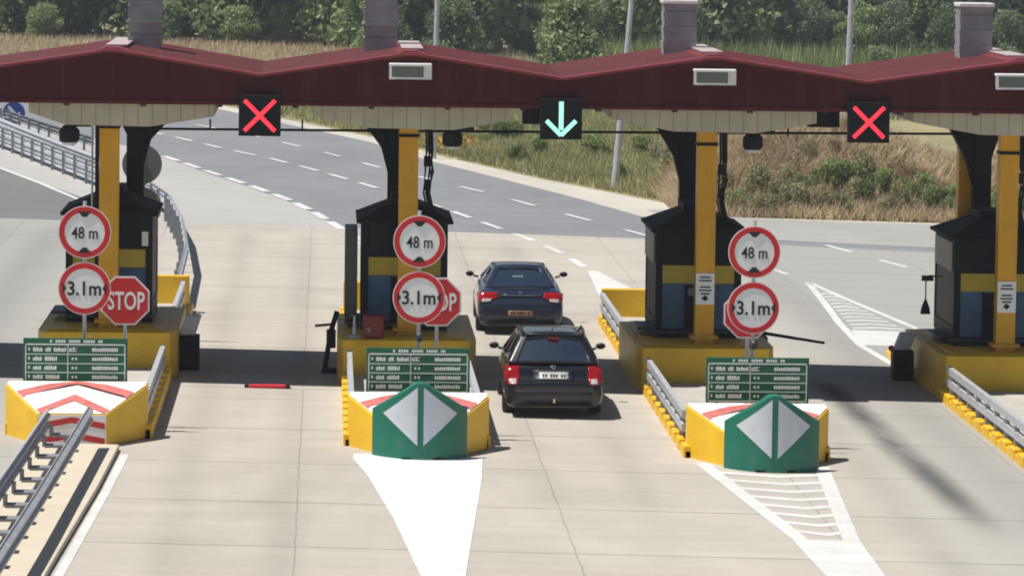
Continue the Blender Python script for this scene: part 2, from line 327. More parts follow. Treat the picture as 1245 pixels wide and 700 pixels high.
# far side gore in front of the third island, and hatched one leading to the fourth
b.add([(x,y,gz(x)+.019) for x,y in ((5.05,25.6),(5.3,25.6),(6.0,19.5),(5.9,14.0),(4.9,14.0),(4.93,19.5))], [(0,1,2,3,4,5)])
for l_, w in (([(10.39,24.2),(10.72,20.6),(11.05,17.5),(11.65,12),(11.9,9)], .16), ([(10.39,24.2),(10.15,18.4),(9.93,13.85),(9.8,9.0),(10.0,5.2)], .17)): strip(b, l_, w, .019)
for k in range(11):
    y0 = 21.0-k*.82; t = (24-y0)/18; xl = 10.39-.55*t+.05; xr = 10.39+.075*(24-y0)
    b.add([(x,y,gz(x)+.017) for x,y in ((xl,y0),((xl+xr)/2,y0+.25),(xr,y0),(xr,y0-.28),((xl+xr)/2,y0-.03),(xl,y0-.28))], [(0,1,4,5),(1,2,3,4)])
b.add([(x,y,gz(x)+.018) for x,y in ((10.0,12.2),(11.55,12.2),(11.8,9),(9.85,9))], [(0,1,2,3)])
# near wedge of island three
w3 = lambda y: (4.62+(-y-11)*.085, 6.78-(-y-11)*.062)
for y0 in (-11.9,-12.8,-13.7,-14.6,-15.5,-16.4,-17.3,-18.2):
    l0, r0 = w3(y0); c0 = (l0+r0)/2+.1
    b.add([(x,y,gz(x)+.017) for x,y in ((l0+.2,y0),(c0,y0-.32),(r0-.15,y0),(r0-.15,y0-.3),(c0,y0-.62),(l0+.2,y0-.3))], [(0,1,4,5),(1,2,3,4)])
strip(b, [(w3(-11)[0]+.1,-11),(w3(-19.2)[0]+.1,-19.2)], .24, .019); strip(b, [(w3(-11)[1]-.11,-11),(w3(-19.2)[1]-.11,-19.2)], .24, .019)
l0, r0 = w3(-19.2); l1, r1 = w3(-34)
b.add([(x,y,gz(x)+.019) for x,y in ((l0-.02,-19.2),(r0+.01,-19.2),(6.05,-34),(5.75,-34))], [(0,1,2,3)])
strip(b, [(-4.66,-11.7),(-4.74,-16),(-4.94,-24),(-5.2,-40)], .13, .019)
strip(b, [(-4.1,-1.75),(-1.15,-1.75)], .07, .019)
tag(b.build('road_markings', PNT), kind='structure')
b = MB(); b.add([(x,y,gz(x)+.021) for x,y in ((-.98,-10.9),(1.12,-11.0),(1.02,-13.5),(.76,-18),(.46,-23.2),(.2,-30),(.02,-30),(-.16,-23.3),(-.45,-18),(-.78,-13.5),(-1.0,-11.5))], [tuple(range(11))])
tag(b.build('painted_wedge', PNTN), kind='structure')
MEDC = pavement('median_concrete', (.50,.44,.34), (.62,.55,.44))
b = MB(); b.prism([(-6.3,-10.9),(-4.78,-11.2),(-4.86,-16),(-5.08,-24),(-5.4,-40),(-7.2,-40),(-6.6,-24)], 0, .09)
o = b.build('median_strip', MEDC, bevel=.02); o.location.z = .105; tag(o, kind='structure')
# grassy mound behind the road on the right
def mound_h(x, y):
    e = lambda t: max(0, min(1, t))**2*(3-2*max(0, min(1, t)))
    hx = np.interp(x, [9.0, 9.8, 10.6, 12.3, 14.7, 16.4, 17.6, 20, 30, 46], [0, .75, 1.65, 2.1, 2.35, 1.8, 1.3, 1.1, .9, 0])
    return hx*e((y-45.9)/4.5)*e((66-y)/10)
def wob(x, y): return .09*math.sin(x*1.9+y*.7)+.07*math.sin(x*4.3-y*2.1)+.05*math.sin(y*5.1+x)
b = MB(); nx, ny = 120, 60; xs = np.linspace(6, 46, nx); ys = np.linspace(45.6, 67, ny)
b.add([(x, y, gz(x)-.05+mound_h(x,y)*(1+wob(x,y))) for y in ys for x in xs], [(j*nx+i, j*nx+i+1, (j+1)*nx+i+1, (j+1)*nx+i) for j in range(ny-1) for i in range(nx-1)])
MOUND = pavement('dry_bank', (.27, .20, .125), (.50, .41, .28))
tag(b.build('mound', MOUND, smooth=True), kind='structure')

# ------------------------------------------------------------------ canopy
IX = [-5.53, .07, 5.68, 11.4]
PK = [-11.0, -5.42, .07, 5.67, 11.41, 17.0]; VL = [-8.2, -2.69, 2.86, 8.5, 14.2]
zig = []
for i, x in enumerate(PK):
    zig.append((x, 6.25));
    if i < len(VL): zig.append((VL[i], 5.82))
can = thing('toll_canopy', 'long maroon zigzag roof spanning all the toll booths', 'canopy', (0,0,0))
top = []
for i, (x,z) in enumerate(zig):          # soften peaks and valleys a little
    if i in (0, len(zig)-1): top.append((x,z)); continue
    if z < 6: top.append((x,z)); continue
    s_ = -1
    top += [(x-.35, z+s_*.054), (x-.12, z+s_*.012), (x+.12, z+s_*.012), (x+.35, z+s_*.054)]
MARF = MAR
b = MB()
for (x0,z0),(x1,z1) in zip(top[:-1], top[1:]): b.hexa([(x0,-1.6,5.28),(x1,-1.6,5.28),(x1,-1.52,5.28),(x0,-1.52,5.28)], [(x0,-1.6,z0-.05),(x1,-1.6,z1-.05),(x1,-1.52,z1-.05),(x0,-1.52,z0-.05)])
b.build('fascia', MAR, can); b = MB()
for (x0,z0),(x1,z1) in zip(top[:-1], top[1:]): b.hexa([(x0,4.3,5.28),(x1,4.3,5.28),(x1,4.38,5.28),(x0,4.38,5.28)], [(x0,4.3,z0-.05),(x1,4.3,z1-.05),(x1,4.38,z1-.05),(x0,4.38,z0-.05)])
b.build('rear_fascia', MAR, can)
b = MB()
for (x0,z0),(x1,z1) in zip(top[:-1], top[1:]): b.hexa([(x0,-1.66,z0-.05),(x1,-1.66,z1-.05),(x1,-1.5,z1-.05),(x0,-1.5,z0-.05)], [(x0,-1.66,z0+.0),(x1,-1.66,z1+.0),(x1,-1.5,z1+.02),(x0,-1.5,z0+.02)])
b.build('edge_trim', MART, can)
b = MB(); b.box(-11,17,-1.64,-1.6,5.25,5.31); b.build('drip_edge', MAR, can)
b = MB()                                  # ribbed roof sheet: ribs run along the slope
ysr = []; y = -1.5
while y < 4.3: ysr += [(y,0),(y+.17,0),(y+.185,.03),(y+.225,.03),(y+.24,0)]; y += .25
for (x0,z0),(x1,z1) in zip(top[:-1], top[1:]):
    n = len(ysr); b.add([(x0,yy,z0-.01+h) for yy,h in ysr]+[(x1,yy,z1-.01+h) for yy,h in ysr], [(j,j+1,n+j+1,n+j) for j in range(n-1)])
b.build('roof_sheet', MAR if False else mat('maroon_roof_sheet', (.16,.042,.045), .5, var=.15, scale=1, spec=.25), can)
for x in PK[1:-1]:
    b = MB(); b.hexa([(x-.32,-1.55,6.21),(x+.32,-1.55,6.21),(x+.32,4.3,6.21),(x-.32,4.3,6.21)], [(x-.12,-1.55,6.275),(x+.12,-1.55,6.275),(x+.12,4.3,6.275),(x-.12,4.3,6.275)])
    b.build('ridge_cap', MART, can)
    b = MB(); b.box(x-.16,x+.24,-.6,3.6,6.28,6.30); b.build('ridge_flashing', PALE, can)
b = MB(); b.box(-11,17,-1.5,4.3,5.30,5.36)
for x in np.arange(-10.5, 17, 1.4): b.box(x,x+.1,-1.45,4.25,5.2,5.3)
b.build('ceiling', mat('ceiling_dark', (.05,.045,.045), .7), can)
# tapered cream soffit boxes
for c, (xl, xr) in zip(IX, ((-6.95,-3.55),(-1.72,1.92),(3.8,7.6),(9.4,13.3))):
    b = MB(); xm0, xm1 = c-.75, c+.8
    pr = [(xl,5.06),(xm0,4.84),(xm1,4.82),(xr,5.02),(xr,5.25),(xl,5.25)]
    b.prismy(pr, -1.3, 3.6)
    o = b.build('soffit_box', CREAM, can)
# roof vents (louvred stacks)
for x, zt in ((-4.96,7.55),(-.46,7.5),(5.28,7.13),(10.99,7.14)):
    b = MB(); b.box(x-.29,x+.29,1.7,2.3,5.95,zt)
    z = 6.14
    while z < zt-.05: h_ = min(.27, zt-z); b.hexa([(x-.305,1.68,z),(x+.305,1.68,z),(x+.305,2.32,z),(x-.305,2.32,z)], [(x-.325,1.665,z+h_),(x+.325,1.665,z+h_),(x+.325,2.335,z+h_),(x-.325,2.335,z+h_)]); z += .285
    o = b.build('roof_vent', VENT, can)
    part('vent_collar', MAR, o, (x-.36,x+.36,1.62,2.38,5.9,6.13))
    if zt < 7.3: part('vent_cap', WHT, o, (x-.345,x+.345,1.64,2.36,zt,zt+.07), bevel=.01)
    else: part('vent_band', GRY, o, (x-.36,x+.345,1.64,2.36,6.63,6.67))
# tie pipe under the canopy
t = thing('tie_pipe', 'thin dark pipe strung between the columns under the canopy', 'pipe', (0,0,0))
b = MB(); b.tube([(-5.1,3.6,4.52),(.0,3.6,4.53),(5.6,3.6,4.56),(11.6,3.6,4.6)], .028, 6); b.build('pipe', BLK, t)
for x in (-3.75,-1.95,1.1,7.6):
    b = MB(); b.tube([(x,3.6,4.5),(x,3.6,4.72)], .018, 6); b.build('stub', BLK, t)

# ------------------------------------------------------------------ island stuff
ordn = ['leftmost', 'second', 'third', 'rightmost']
beside = ['beside the lower left double guardrail', 'left of the two dark cars', 'right of the two dark cars', 'at the right edge of the photo']
for i, c in enumerate(IX):
    z = gz(c); nose = [-9.6,-9.9,-10.3,-11.5][i]; rear = 12.6 if i != 3 else 7.0
    t = thing('toll_island', ['concrete toll island with a chevron nose behind a double guardrail','concrete toll island with a green nose barrier and red fire box','concrete toll island whose green barrier stands over a hatched painted wedge','concrete toll island cut by the right edge with twin rails'][i], 'traffic island', (c,0,z), group='toll islands')
    wl = -1.2 if i < 3 else -1.32
    part('slab', CONC, t, (wl+.16,1.04,nose,rear,-.03,.2), bevel=.02)
    for sx in ((wl,wl+.16),(1.04,1.2)):
        b = MB(); y = nose
        b.box(sx[0],sx[1],nose,rear,-.03,.16)
        while y < rear-.6: b.box(sx[0]-.02 if sx[0]<0 else sx[0],sx[1] if sx[0]<0 else sx[1]+.02,y,y+.55,-.03,.235); y += .95
        b.build('kerb', YEL, t, bevel=.02)
    # booth plinth wall
    b = MB(); b.prism([(-1.2,-.75),(1.18,-.75),(1.3,-.3),(1.3,4.3),(-1.3,4.3),(-1.3,-.3)], .0, .86); b.build('plinth_wall', YELC if False else YEL, t, bevel=.02)
    part('plinth_cap', YEL, t, (-1.12,1.1,-.55,4.1,.86,.89), bevel=.015)
    if i != 3: part('rear_wall', YEL, t, (-1.15,1.12,12.0,12.3,.1,.80), bevel=.015)
    # column
    t = thing('canopy_column', ['yellow square column rising behind the left stop sign','yellow square column above the second pair of limit signs','yellow square column with a white notice left of limit signs','yellow square column with a white notice at far right'][i], 'column', (c,0,z), group='yellow canopy columns')
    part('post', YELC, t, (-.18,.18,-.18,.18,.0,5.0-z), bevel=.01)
    part('base_plate', YELC, t, (-.26,.26,-.26,.26,.98,1.03))
    part('collar', BLK, t, (-.2,.2,-.2,.2,4.62,4.68))
    if i >= 2:
        nb = part('notice', SGW, t, (-.175,.175,-.2,-.182,1.63,2.22))
        b = MB()
        for k, w in enumerate((.2,.24,0,.2,.24,.18)):
            if w: b.box(-w/2,w/2,-.204,-.2,2.13-k*.062,2.16-k*.062)
        b.box(-.03,.03,-.204,-.2,1.70,1.80); b.box(-.06,.06,-.204,-.2,1.73,1.77)
        b.build('printed_lines', SGB, nb)
    # dark rear column with haunch bracket
    dx = [.32,-.17,-.03,.08][i]; sg = 1 if i == 0 else -1
    t = thing('rear_column', ['black rear column with bracket flaring right at left booth','black rear column behind the second yellow column','black rear column behind the third yellow column','black rear column between two yellow posts at right'][i], 'column', (c+dx,3.75,z), group='black rear columns')
    part('post', BLK, t, (-.17,.17,-.17,.17,.0,5.1-z), bevel=.01)
    b = MB(); b.prismy([(sg*.17,3.7),(sg*.17,4.95-z),(sg*.72,4.95-z),(sg*.68,4.72-z),(sg*.3,4.2)], -.12, .12); b.build('bracket', BLK, t)
    b = MB(); b.prismy([(-sg*.17,4.3),(-sg*.17,4.95-z),(-sg*.45,4.95-z)], -.1, .1); b.build('bracket', BLK, t)
    if i == 3:
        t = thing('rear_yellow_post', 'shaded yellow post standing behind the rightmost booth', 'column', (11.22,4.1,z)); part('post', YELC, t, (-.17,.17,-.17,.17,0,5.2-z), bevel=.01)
    # cables beside the column
    cxs = -.27 if i == 0 else .34
    b = MB()
    for k in range(3):
        x0 = cxs+k*.05
        b.tube([(x0,1.0,5.0-z),(x0+.02,1.0,4.3),(x0+.04*math.sin(k),1.02,3.9),(x0-.03,1.0,3.5),(x0+.05,1.02,3.15)], .02+.008*k, 6)
    b.box(cxs-.02,cxs+.1,.95,1.05,3.55,3.75); b.box(cxs-.03,cxs+.13,.95,1.05,4.0,4.2)
    tag(b.build('cable_bundle', BLK, loc=(c,0,z)), ['black cables hanging left of the leftmost yellow column','black cables hanging right of the second yellow column','black cables hanging right of the third yellow column','black cables hanging right of the rightmost yellow column'][i], 'cables', 'cable bundles')

def booth(i):
    c = IX[i]; z = gz(c)
    t = thing('toll_booth', ['black toll booth behind the left stop sign with yellow blind','black toll booth with a grey side panel left of the cars','black toll booth with blue windows right of the cars','black toll booth at right edge with intercom at its side'][i], 'booth', (c,0,z), group='toll booths')
    y0, y1, h = .8, 3.4, 2.92; xl, xr = -.86, .78
    # frame
    b = MB(); b.box(xl,xl+.13,y0,y0+.1,.89,h); b.box(xr-.13,xr,y0,y0+.1,.89,h); b.box(xl+.13,xr-.13,y0,y0+.1,2.28,h); b.box(xl+.13,xr-.13,y0,y0+.1,.89,1.06)
    b.box(xl,xr,y1-.1,y1,1.0,h); b.box(xl,xl+.06,y0+.1,y1-.1,2.35,h); b.box(xr-.06,xr,y0+.1,y1-.1,2.35,h); b.box(xl,xl+.06,y0+.1,y1-.1,.89,1.25); b.box(xr-.06,xr,y0+.1,y1-.1,.89,1.25)
    b.build('frame', BLK, t, bevel=.008)
    w = part('window', BOOTHG, t, (xl+.13,xr-.13,y0+.04,y0+.06,1.06,1.93))
    part('side_pane', INT, t, (xl+.02,xl+.035,y0+.12,y1-.12,1.25,2.35)); part('side_pane', INT, t, (xr-.035,xr-.02,y0+.12,y1-.12,1.25,2.35))
    part('mullion', BLK, w, (-.30,-.27,y0+.0,y0+.04,1.06,1.93), (.11,.14,y0,y0+.04,1.06,1.93))
    part('equipment', INT, w, (-.27,.11,y0+.02,y0+.038,1.06,1.9))
    part('blind', BLIND, t, (xl+.13,xr-.13,y0+.03,y0+.06,1.935,2.28))
    # hipped roof with lip
    xc = -.05; b = MB()
    b.hexa([(xl-.1,y0-.1,h),(xr+.1,y0-.1,h),(xr+.1,y1+.1,h),(xl-.1,y1+.1,h)], [(xl-.1,y0-.1,h+.07),(xr+.1,y0-.1,h+.07),(xr+.1,y1+.1,h+.07),(xl-.1,y1+.1,h+.07)])
    b.hexa([(xl-.06,y0-.06,h+.072),(xr+.06,y0-.06,h+.072),(xr+.06,y1+.06,h+.072),(xl-.06,y1+.06,h+.072)], [(xc-.22,y0+.7,h+.38),(xc+.22,y0+.7,h+.38),(xc+.22,y1-.7,h+.38),(xc-.22,y1-.7,h+.38)])
    b.box(xc-.25,xc+.25,y0+.65,y1-.65,h+.3,h+.5)
    b.build('roof', BLKR, t, bevel=.015)
    if i == 1: part('side_panel', mat('booth_grey_green', (.10,.11,.105), .5), t, (-1.17,-.93,1.2,2.9,.95,2.75), bevel=.02)
    if i >= 2: part('side_panel', GRY, t, (xl-.035,xl-.004,.95,3.2,2.3,2.86), bevel=.008)  # grey plate paints in the sunlit look of the upper side wall
    if i == 0:
        part('notice', SGW, t, (.58,.70,.785,.798,2.35,2.62)); 
    if i == 3:
        b = MB(); b.tube([(.02,.745,1.72),(.02,.79,1.72)], .12, 16); d = b.build('dial', GRY, t)
        b = MB(); b.tube([(.02,.735,1.72),(.02,.746,1.72)], .09, 16); b.build('dial_face', INT, d)
        part('paper', SGW, t, (.5,.6,.785,.797,2.35,2.75))
    if i == 2:
        b = MB(); b.tube([(.03-.2,.745,1.78),(.03-.2,.79,1.78)], .08, 14); b.build('dial', GRY, t)
    # counter ledge
    part('ledge', DGR, t, (xl-.3,xl,1.2,2.4,1.0,1.06), (xl-.02,xr+.02,y0-.06,y0,.985,1.03), bevel=.008)
    return t
for i in range(4): booth(i)

# W-beam guardrail along a ground polyline
def guardrail(label, pts, group, h=.72, post=2.0, flip=1, zoff=0, m=GALV, twin=True, start_y=None):
    o0 = Vector((pts[0][0], pts[0][1], gz(pts[0][0])+zoff))
    t = thing('guardrail', label, 'guardrail', o0, group=group)
    n = max(2, int(interp(pts,[0])[1]/1.0)); L = interp(pts,[0])[1]
    P, _ = interp(pts, [L*k/n for k in range(n+1)])
    def beam(hc):
        prof = [(0,-.155),(.0,-.13),(.07,-.085),(.07,-.055),(.015,-.012),(.015,.012),(.07,.055),(.07,.085),(0,.13),(0,.155)]
        vs = []
        for i, q in enumerate(P):
            d = (P[min(i+1,n)]-P[max(i-1,0)]).normalized(); nn = Vector((-d.y,d.x))*flip
            for u, v in prof: x, y = q.x+nn.x*(u+.06), q.y+nn.y*(u+.06); vs.append((x-o0.x, y-o0.y, gz(q.x)-gz(o0.x)+hc+v))
        k = len(prof); b = MB(); b.add(vs, [(i*k+j,i*k+j+1,(i+1)*k+j+1,(i+1)*k+j) for i in range(n) for j in range(k-1)])
        return b.build('beam', m, t, solid=.012)
    if twin == 'pipes':
        for hc in (h-.07, h-.30):
            b = MB(); vs = [(q.x-o0.x, q.y-o0.y, gz(q.x)-gz(o0.x)+hc) for q in P]
            for v0, v1 in zip(vs[:-1], vs[1:]):
                d = (Vector(v1)-Vector(v0)).normalized(); nn = Vector((-d.y,d.x,0))*.045
                v0, v1 = Vector(v0), Vector(v1); up_ = Vector((0,0,.065))
                b.hexa([v0-nn-up_, v0+nn-up_, v1+nn-up_, v1-nn-up_], [v0-nn+up_, v0+nn+up_, v1+nn+up_, v1-nn+up_])
            b.build('beam', m, t)
    else:
        beam(h-.155)
        if twin == 2: beam(h-.50)
    k = max(1, int(L/post))
    PP, _ = interp(pts, [L*(j+.5)/k for j in range(k)])
    for q in PP:
        b = MB(); x, y = q.x-o0.x, q.y-o0.y; zz = gz(q.x)-gz(o0.x)
        b.box(x-.04,x+.04,y-.055,y+.055,zz-.05,zz+h-.03); b.build('post', GALVD, t)
    return t
sb = .2
for i, (sx, lab) in enumerate([((0,1.07),'galvanised rail along the right kerb of the leftmost island'),((1,-1.08),'galvanised rail along the left kerb of the second island'),((1,1.08),'galvanised rail on the second island beside the black wagon'),((2,-1.13),'galvanised rail on the third island facing the black wagon'),((3,-1.22),'galvanised twin rail running to the right photo edge')]):
    x = IX[sx[0]]+sx[1]; ya = [-9.2,-9.4,-9.4,-9.6,-14][sx[0]+(1 if i == 2 else 0)] if i < 4 else -14
    guardrail(lab, [(x,-1.15),(x,ya)], 'rails on the toll islands', h=.5, post=1.0, zoff=sb, twin='pipes')
for sx, lab in (((0,1.0),'short rail behind the leftmost booth ending at yellow wall'),((2,-1.15),'short rail behind the third booth ending at yellow wall')):
    x = IX[sx[0]]+sx[1]; guardrail(lab, [(x,11.9),(x,4.7)], 'short rails behind the booths', h=.52, post=1.2, zoff=sb, twin='pipes')
guardrail('curved galvanised guardrail behind the leftmost booth', [(-4.75,13),(-4.85,21),(-5.25,29.5),(-5.9,38),(-6.9,45)], 'guardrails beyond the booths', post=2.0, flip=-1, h=.8)
guardrail('near galvanised guardrail at upper left beside the pale road', [(-8.2,49.5),(-10.2,58),(-12.4,67.5),(-15,78)], 'guardrails beyond the booths', post=2.0, flip=-1, h=.8, twin=2)
guardrail('second galvanised guardrail just behind the near one at upper left', [(-8.3,53),(-10.4,62),(-12.6,72),(-15.2,84)], 'guardrails beyond the booths', post=2.0, flip=1, h=.8, twin=2)
guardrail('farthest dark guardrail at upper left under the blue sign', [(-9.4,63.5),(-11.4,71),(-13.6,80),(-17,95)], 'guardrails beyond the booths', post=2.0, flip=-1, h=.85, m=GALVD)
# double-sided guardrail at lower left
t = thing('double_guardrail', 'grey double guardrail with cross spacers at lower left', 'guardrail', (-5.55,-11.8,.105))
cen = [(-5.55,-11.7),(-5.62,-16),(-5.72,-22),(-5.85,-28),(-6.1,-36)]
L = interp(cen,[0])[1]; n = 24; P,_ = interp(cen,[L*k/n for k in range(n+1)])
for s_ in (-1,1):
    prof = [(0,-.155),(.0,-.13),(.07,-.085),(.07,-.055),(.015,-.012),(.015,.012),(.07,.055),(.07,.085),(0,.13),(0,.155)]
    vs = []
    for i, q in enumerate(P):
        u0 = .3; hh = .62 if i > 1 else .62-.0*(2-i)
        for u, v in prof: vs.append((q.x+s_*(u0+u)+5.55, q.y+11.8, hh+v))
    k = len(prof); b = MB(); b.add(vs, [(i*k+j,i*k+j+1,(i+1)*k+j+1,(i+1)*k+j) for i in range(n) for j in range(k-1)]); b.build('beam', mat('rail_grey', (.42,.44,.47), .5, metal=.2, var=.2, scale=6) if s_ < 0 else bpy.data.materials['rail_grey'], t, solid=.012)
PP,_ = interp(cen,[.35+1.33*j for j in range(18)])
for q in PP:
    x, y = q.x+5.55, q.y+11.8
    part('post', GALVD, t, (x-.06,x+.06,y-.05,y+.05,.0,.34))
    part('spacer', GALVD, t, (x-.26,x+.05,y-.19,y+.12,.33,.37), (x-.3,x-.24,y-.05,y+.05,.33,.5))

# chevron nose blocks
for i in range(3):
    c = IX[i]; z = gz(c); yo = [-9.2,-9.5,-9.85][i]
    t = thing('nose_block', ['yellow nose block with red and white chevrons behind the double guardrail','yellow chevron nose block behind the green barrier on the solid white wedge','yellow chevron nose block behind the green barrier on the hatched wedge'][i], 'crash block', (c-.04+(.06 if i else 0),yo,z), group='chevron nose blocks')
    hr, hf, d = .88, .52, 1.52; wr, wf = 1.17, .57; ym = -.35
    bp = [(-wr,0),(-wr,ym),(-wf,-d),(wf,-d),(wr,ym),(wr,0)]
    b = MB(); b.add([(x,y,0) for x,y in bp]+[(-wr,0,hr),(-wr,ym,hr-.02),(-wf,-d,hf),(wf,-d,hf),(wr,ym,hr-.02),(wr,0,hr)], [(0,1,2,3,4,5),(6,11,10,9,8,7)]+[(k,(k+1)%6,6+(k+1)%6,6+k) for k in range(6)])
    b.build('body', YEL, t, bevel=.015)
    H = lambda y: hr-.02-(hr-.02-hf)*(ym-y)/(d+ym) if y < ym else hr-.02*(y/ym)
    Wd = lambda y: wr if y > ym else wr-(wr-wf)*(ym-y)/(d+ym)
    def slab(poly, name, m, dz): 
        bb = MB(); bb.add([(x,y,H(y)+dz) for x,y in poly], [tuple(range(len(poly)))]); return bb.build(name, m, t, solid=.004)
    slab([(-wr+.03,-.01),(-wr+.03,ym+.02),(-wf+.02,-d+.01),(wf-.02,-d+.01),(wr-.03,ym+.02),(wr-.03,-.01)], 'white_top', WHT, .012)
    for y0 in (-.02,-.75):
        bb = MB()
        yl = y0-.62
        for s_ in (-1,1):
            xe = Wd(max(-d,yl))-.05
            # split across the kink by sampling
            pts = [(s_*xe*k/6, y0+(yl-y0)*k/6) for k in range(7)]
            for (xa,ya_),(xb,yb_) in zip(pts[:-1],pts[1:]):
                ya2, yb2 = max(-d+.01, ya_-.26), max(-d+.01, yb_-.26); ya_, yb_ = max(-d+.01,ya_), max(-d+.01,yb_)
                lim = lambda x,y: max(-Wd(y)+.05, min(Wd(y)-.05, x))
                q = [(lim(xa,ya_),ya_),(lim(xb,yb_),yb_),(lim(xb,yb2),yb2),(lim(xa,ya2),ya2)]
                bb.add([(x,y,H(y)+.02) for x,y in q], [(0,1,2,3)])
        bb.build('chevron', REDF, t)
    fb = part('white_front', WHT, t, (-wf+.02,wf-.02,-d-.006,-d+.002,.03,hf-.01))
    bb = MB()
    for zc in (.13,.38):
        for s_ in (-1,1): bb.prismy([(0,zc),(s_*.53,zc-.10),(s_*.53,zc+.0),(0,zc+.10)], -d-.011, -d-.007)
    bb.build('front_stripe', REDB, t)
# green barriers
for i, (cx, cy) in enumerate(((.09,-11.0),(5.80,-11.45))):
    t = thing('gore_barrier', ['green rounded barrier with split white diamond on the solid white wedge','green rounded barrier with split white diamond on the hatched wedge'][i], 'barrier', (cx,cy,gz(cx)), group='green nose barriers')
    hw, sag = .775, .5; N = 24
    ht = lambda x: (.80+(1.30-.80)*(1-abs(x)/hw)) if abs(x) > .14 else (.80+.5*(1-.14/hw)) + .055*math.sqrt(max(0,1-(x/.14)**2))
    fy = lambda x: -sag*(1-(x/hw)**2)
    X = [hw*(2*k/N-1) for k in range(N+1)]
    b = MB(); vs = [(x,fy(x),0) for x in X]+[(x,fy(x),ht(x)) for x in X]+[(x,.02+fy(x)*.35,ht(x)) for x in X]+[(x,.02,0) for x in X]; n = N+1
    b.add(vs, [(r_*n+k,r_*n+k+1,((r_+1)%4)*n+k+1,((r_+1)%4)*n+k) for r_ in range(4) for k in range(N)]+[(0,n,2*n,3*n),(N,N+n,N+2*n,N+3*n)])
    b.build('shell', GRNB, t, bevel=.02)
    for s_ in (-1,1):
        b = MB(); M_ = 10; vs = []
        for k in range(M_+1):
            x = .05+(.60-.05)*k/M_; zt = 1.2+(.75-1.2)*k/M_; zb_ = .25+(.75-.25)*k/M_
            vs += [(s_*x, fy(x)-.008, zb_), (s_*x, fy(x)-.008, zt)]
        b.add(vs, [(2*k,2*k+2,2*k+3,2*k+1) for k in range(M_)]); b.build('diamond_half', RFL, t, solid=.006)
    part('slot', BLK, t, (-.3,-.14,fy(.2)-.02,fy(.2)+.08,.0,.05), (.18,.34,fy(.26)-.02,fy(.26)+.08,0,.05))
# tariff boards
for i in range(3):
    c = [-5.62,.09,5.77][i]; z = gz(IX[i])
    t = thing('tariff_board', ['green tariff board behind the left chevron block under the stop sign','green tariff board behind the green barrier on the solid wedge','green tariff board behind the green barrier on the hatched wedge'][i], 'sign board', (c,-9.1+(-.1*i),z+.0), group='green tariff boards')
    part('leg', GALV, t, (-.7,-.65,.03,.08,0,.9)); part('leg', GALV, t, (.65,.7,.03,.08,0,.9))
    pn = part('panel', GRNS, t, (-.865,.865,0,.03,.84,1.60), bevel=.01)
    b = MB(); z0 = .875
    for (a_,b_,c_,d_) in ((-.83,.83,1.485,1.505),(-.83,.83,.86,.875),(-.83,-.815,.86,1.505),(.815,.83,.86,1.505),(-.815,.815,1.325,1.337),(-.815,.815,1.17,1.182),(-.815,.815,1.02,1.032),(-.13,-.118,.875,1.485)): b.box(a_,b_,-.006,0,c_,d_)
    b.build('border', SGW, pn)
    b = MB(); rr = random.Random(3)
    for row in range(4):
        zc = 1.41-row*.153
        x = -.70
        for w in ([.16,.09,.18,.1],[.12,.2],[.14,.18],[.16,.22])[row]:
            e = x+w
            while x < e: q = rr.uniform(.02,.034); b.box(x,x+q,-.005,0,zc-.035,zc+rr.choice((.02,.03,.035))); x += q+.007
            x += .045
        b.box(-.78,-.755,-.005,0,zc-.02,zc+.03)
        x = -.06
        for k in range(2): b.box(x,x+.03,-.005,0,zc-.02,zc+.02); x += .06
        x = .28
        while x < .7: q = rr.uniform(.02,.035); b.box(x,x+q,-.005,0,zc-.03,zc+rr.choice((.02,.028,.03))); x += q+.009
    x = -.42
    while x < .42: q = rr.uniform(.02,.035); b.box(x,x+q,-.005,0,1.525,1.57); x += q+.010+(.05 if rr.random() < .15 else 0)
    b.build('lettering', SGW, pn)
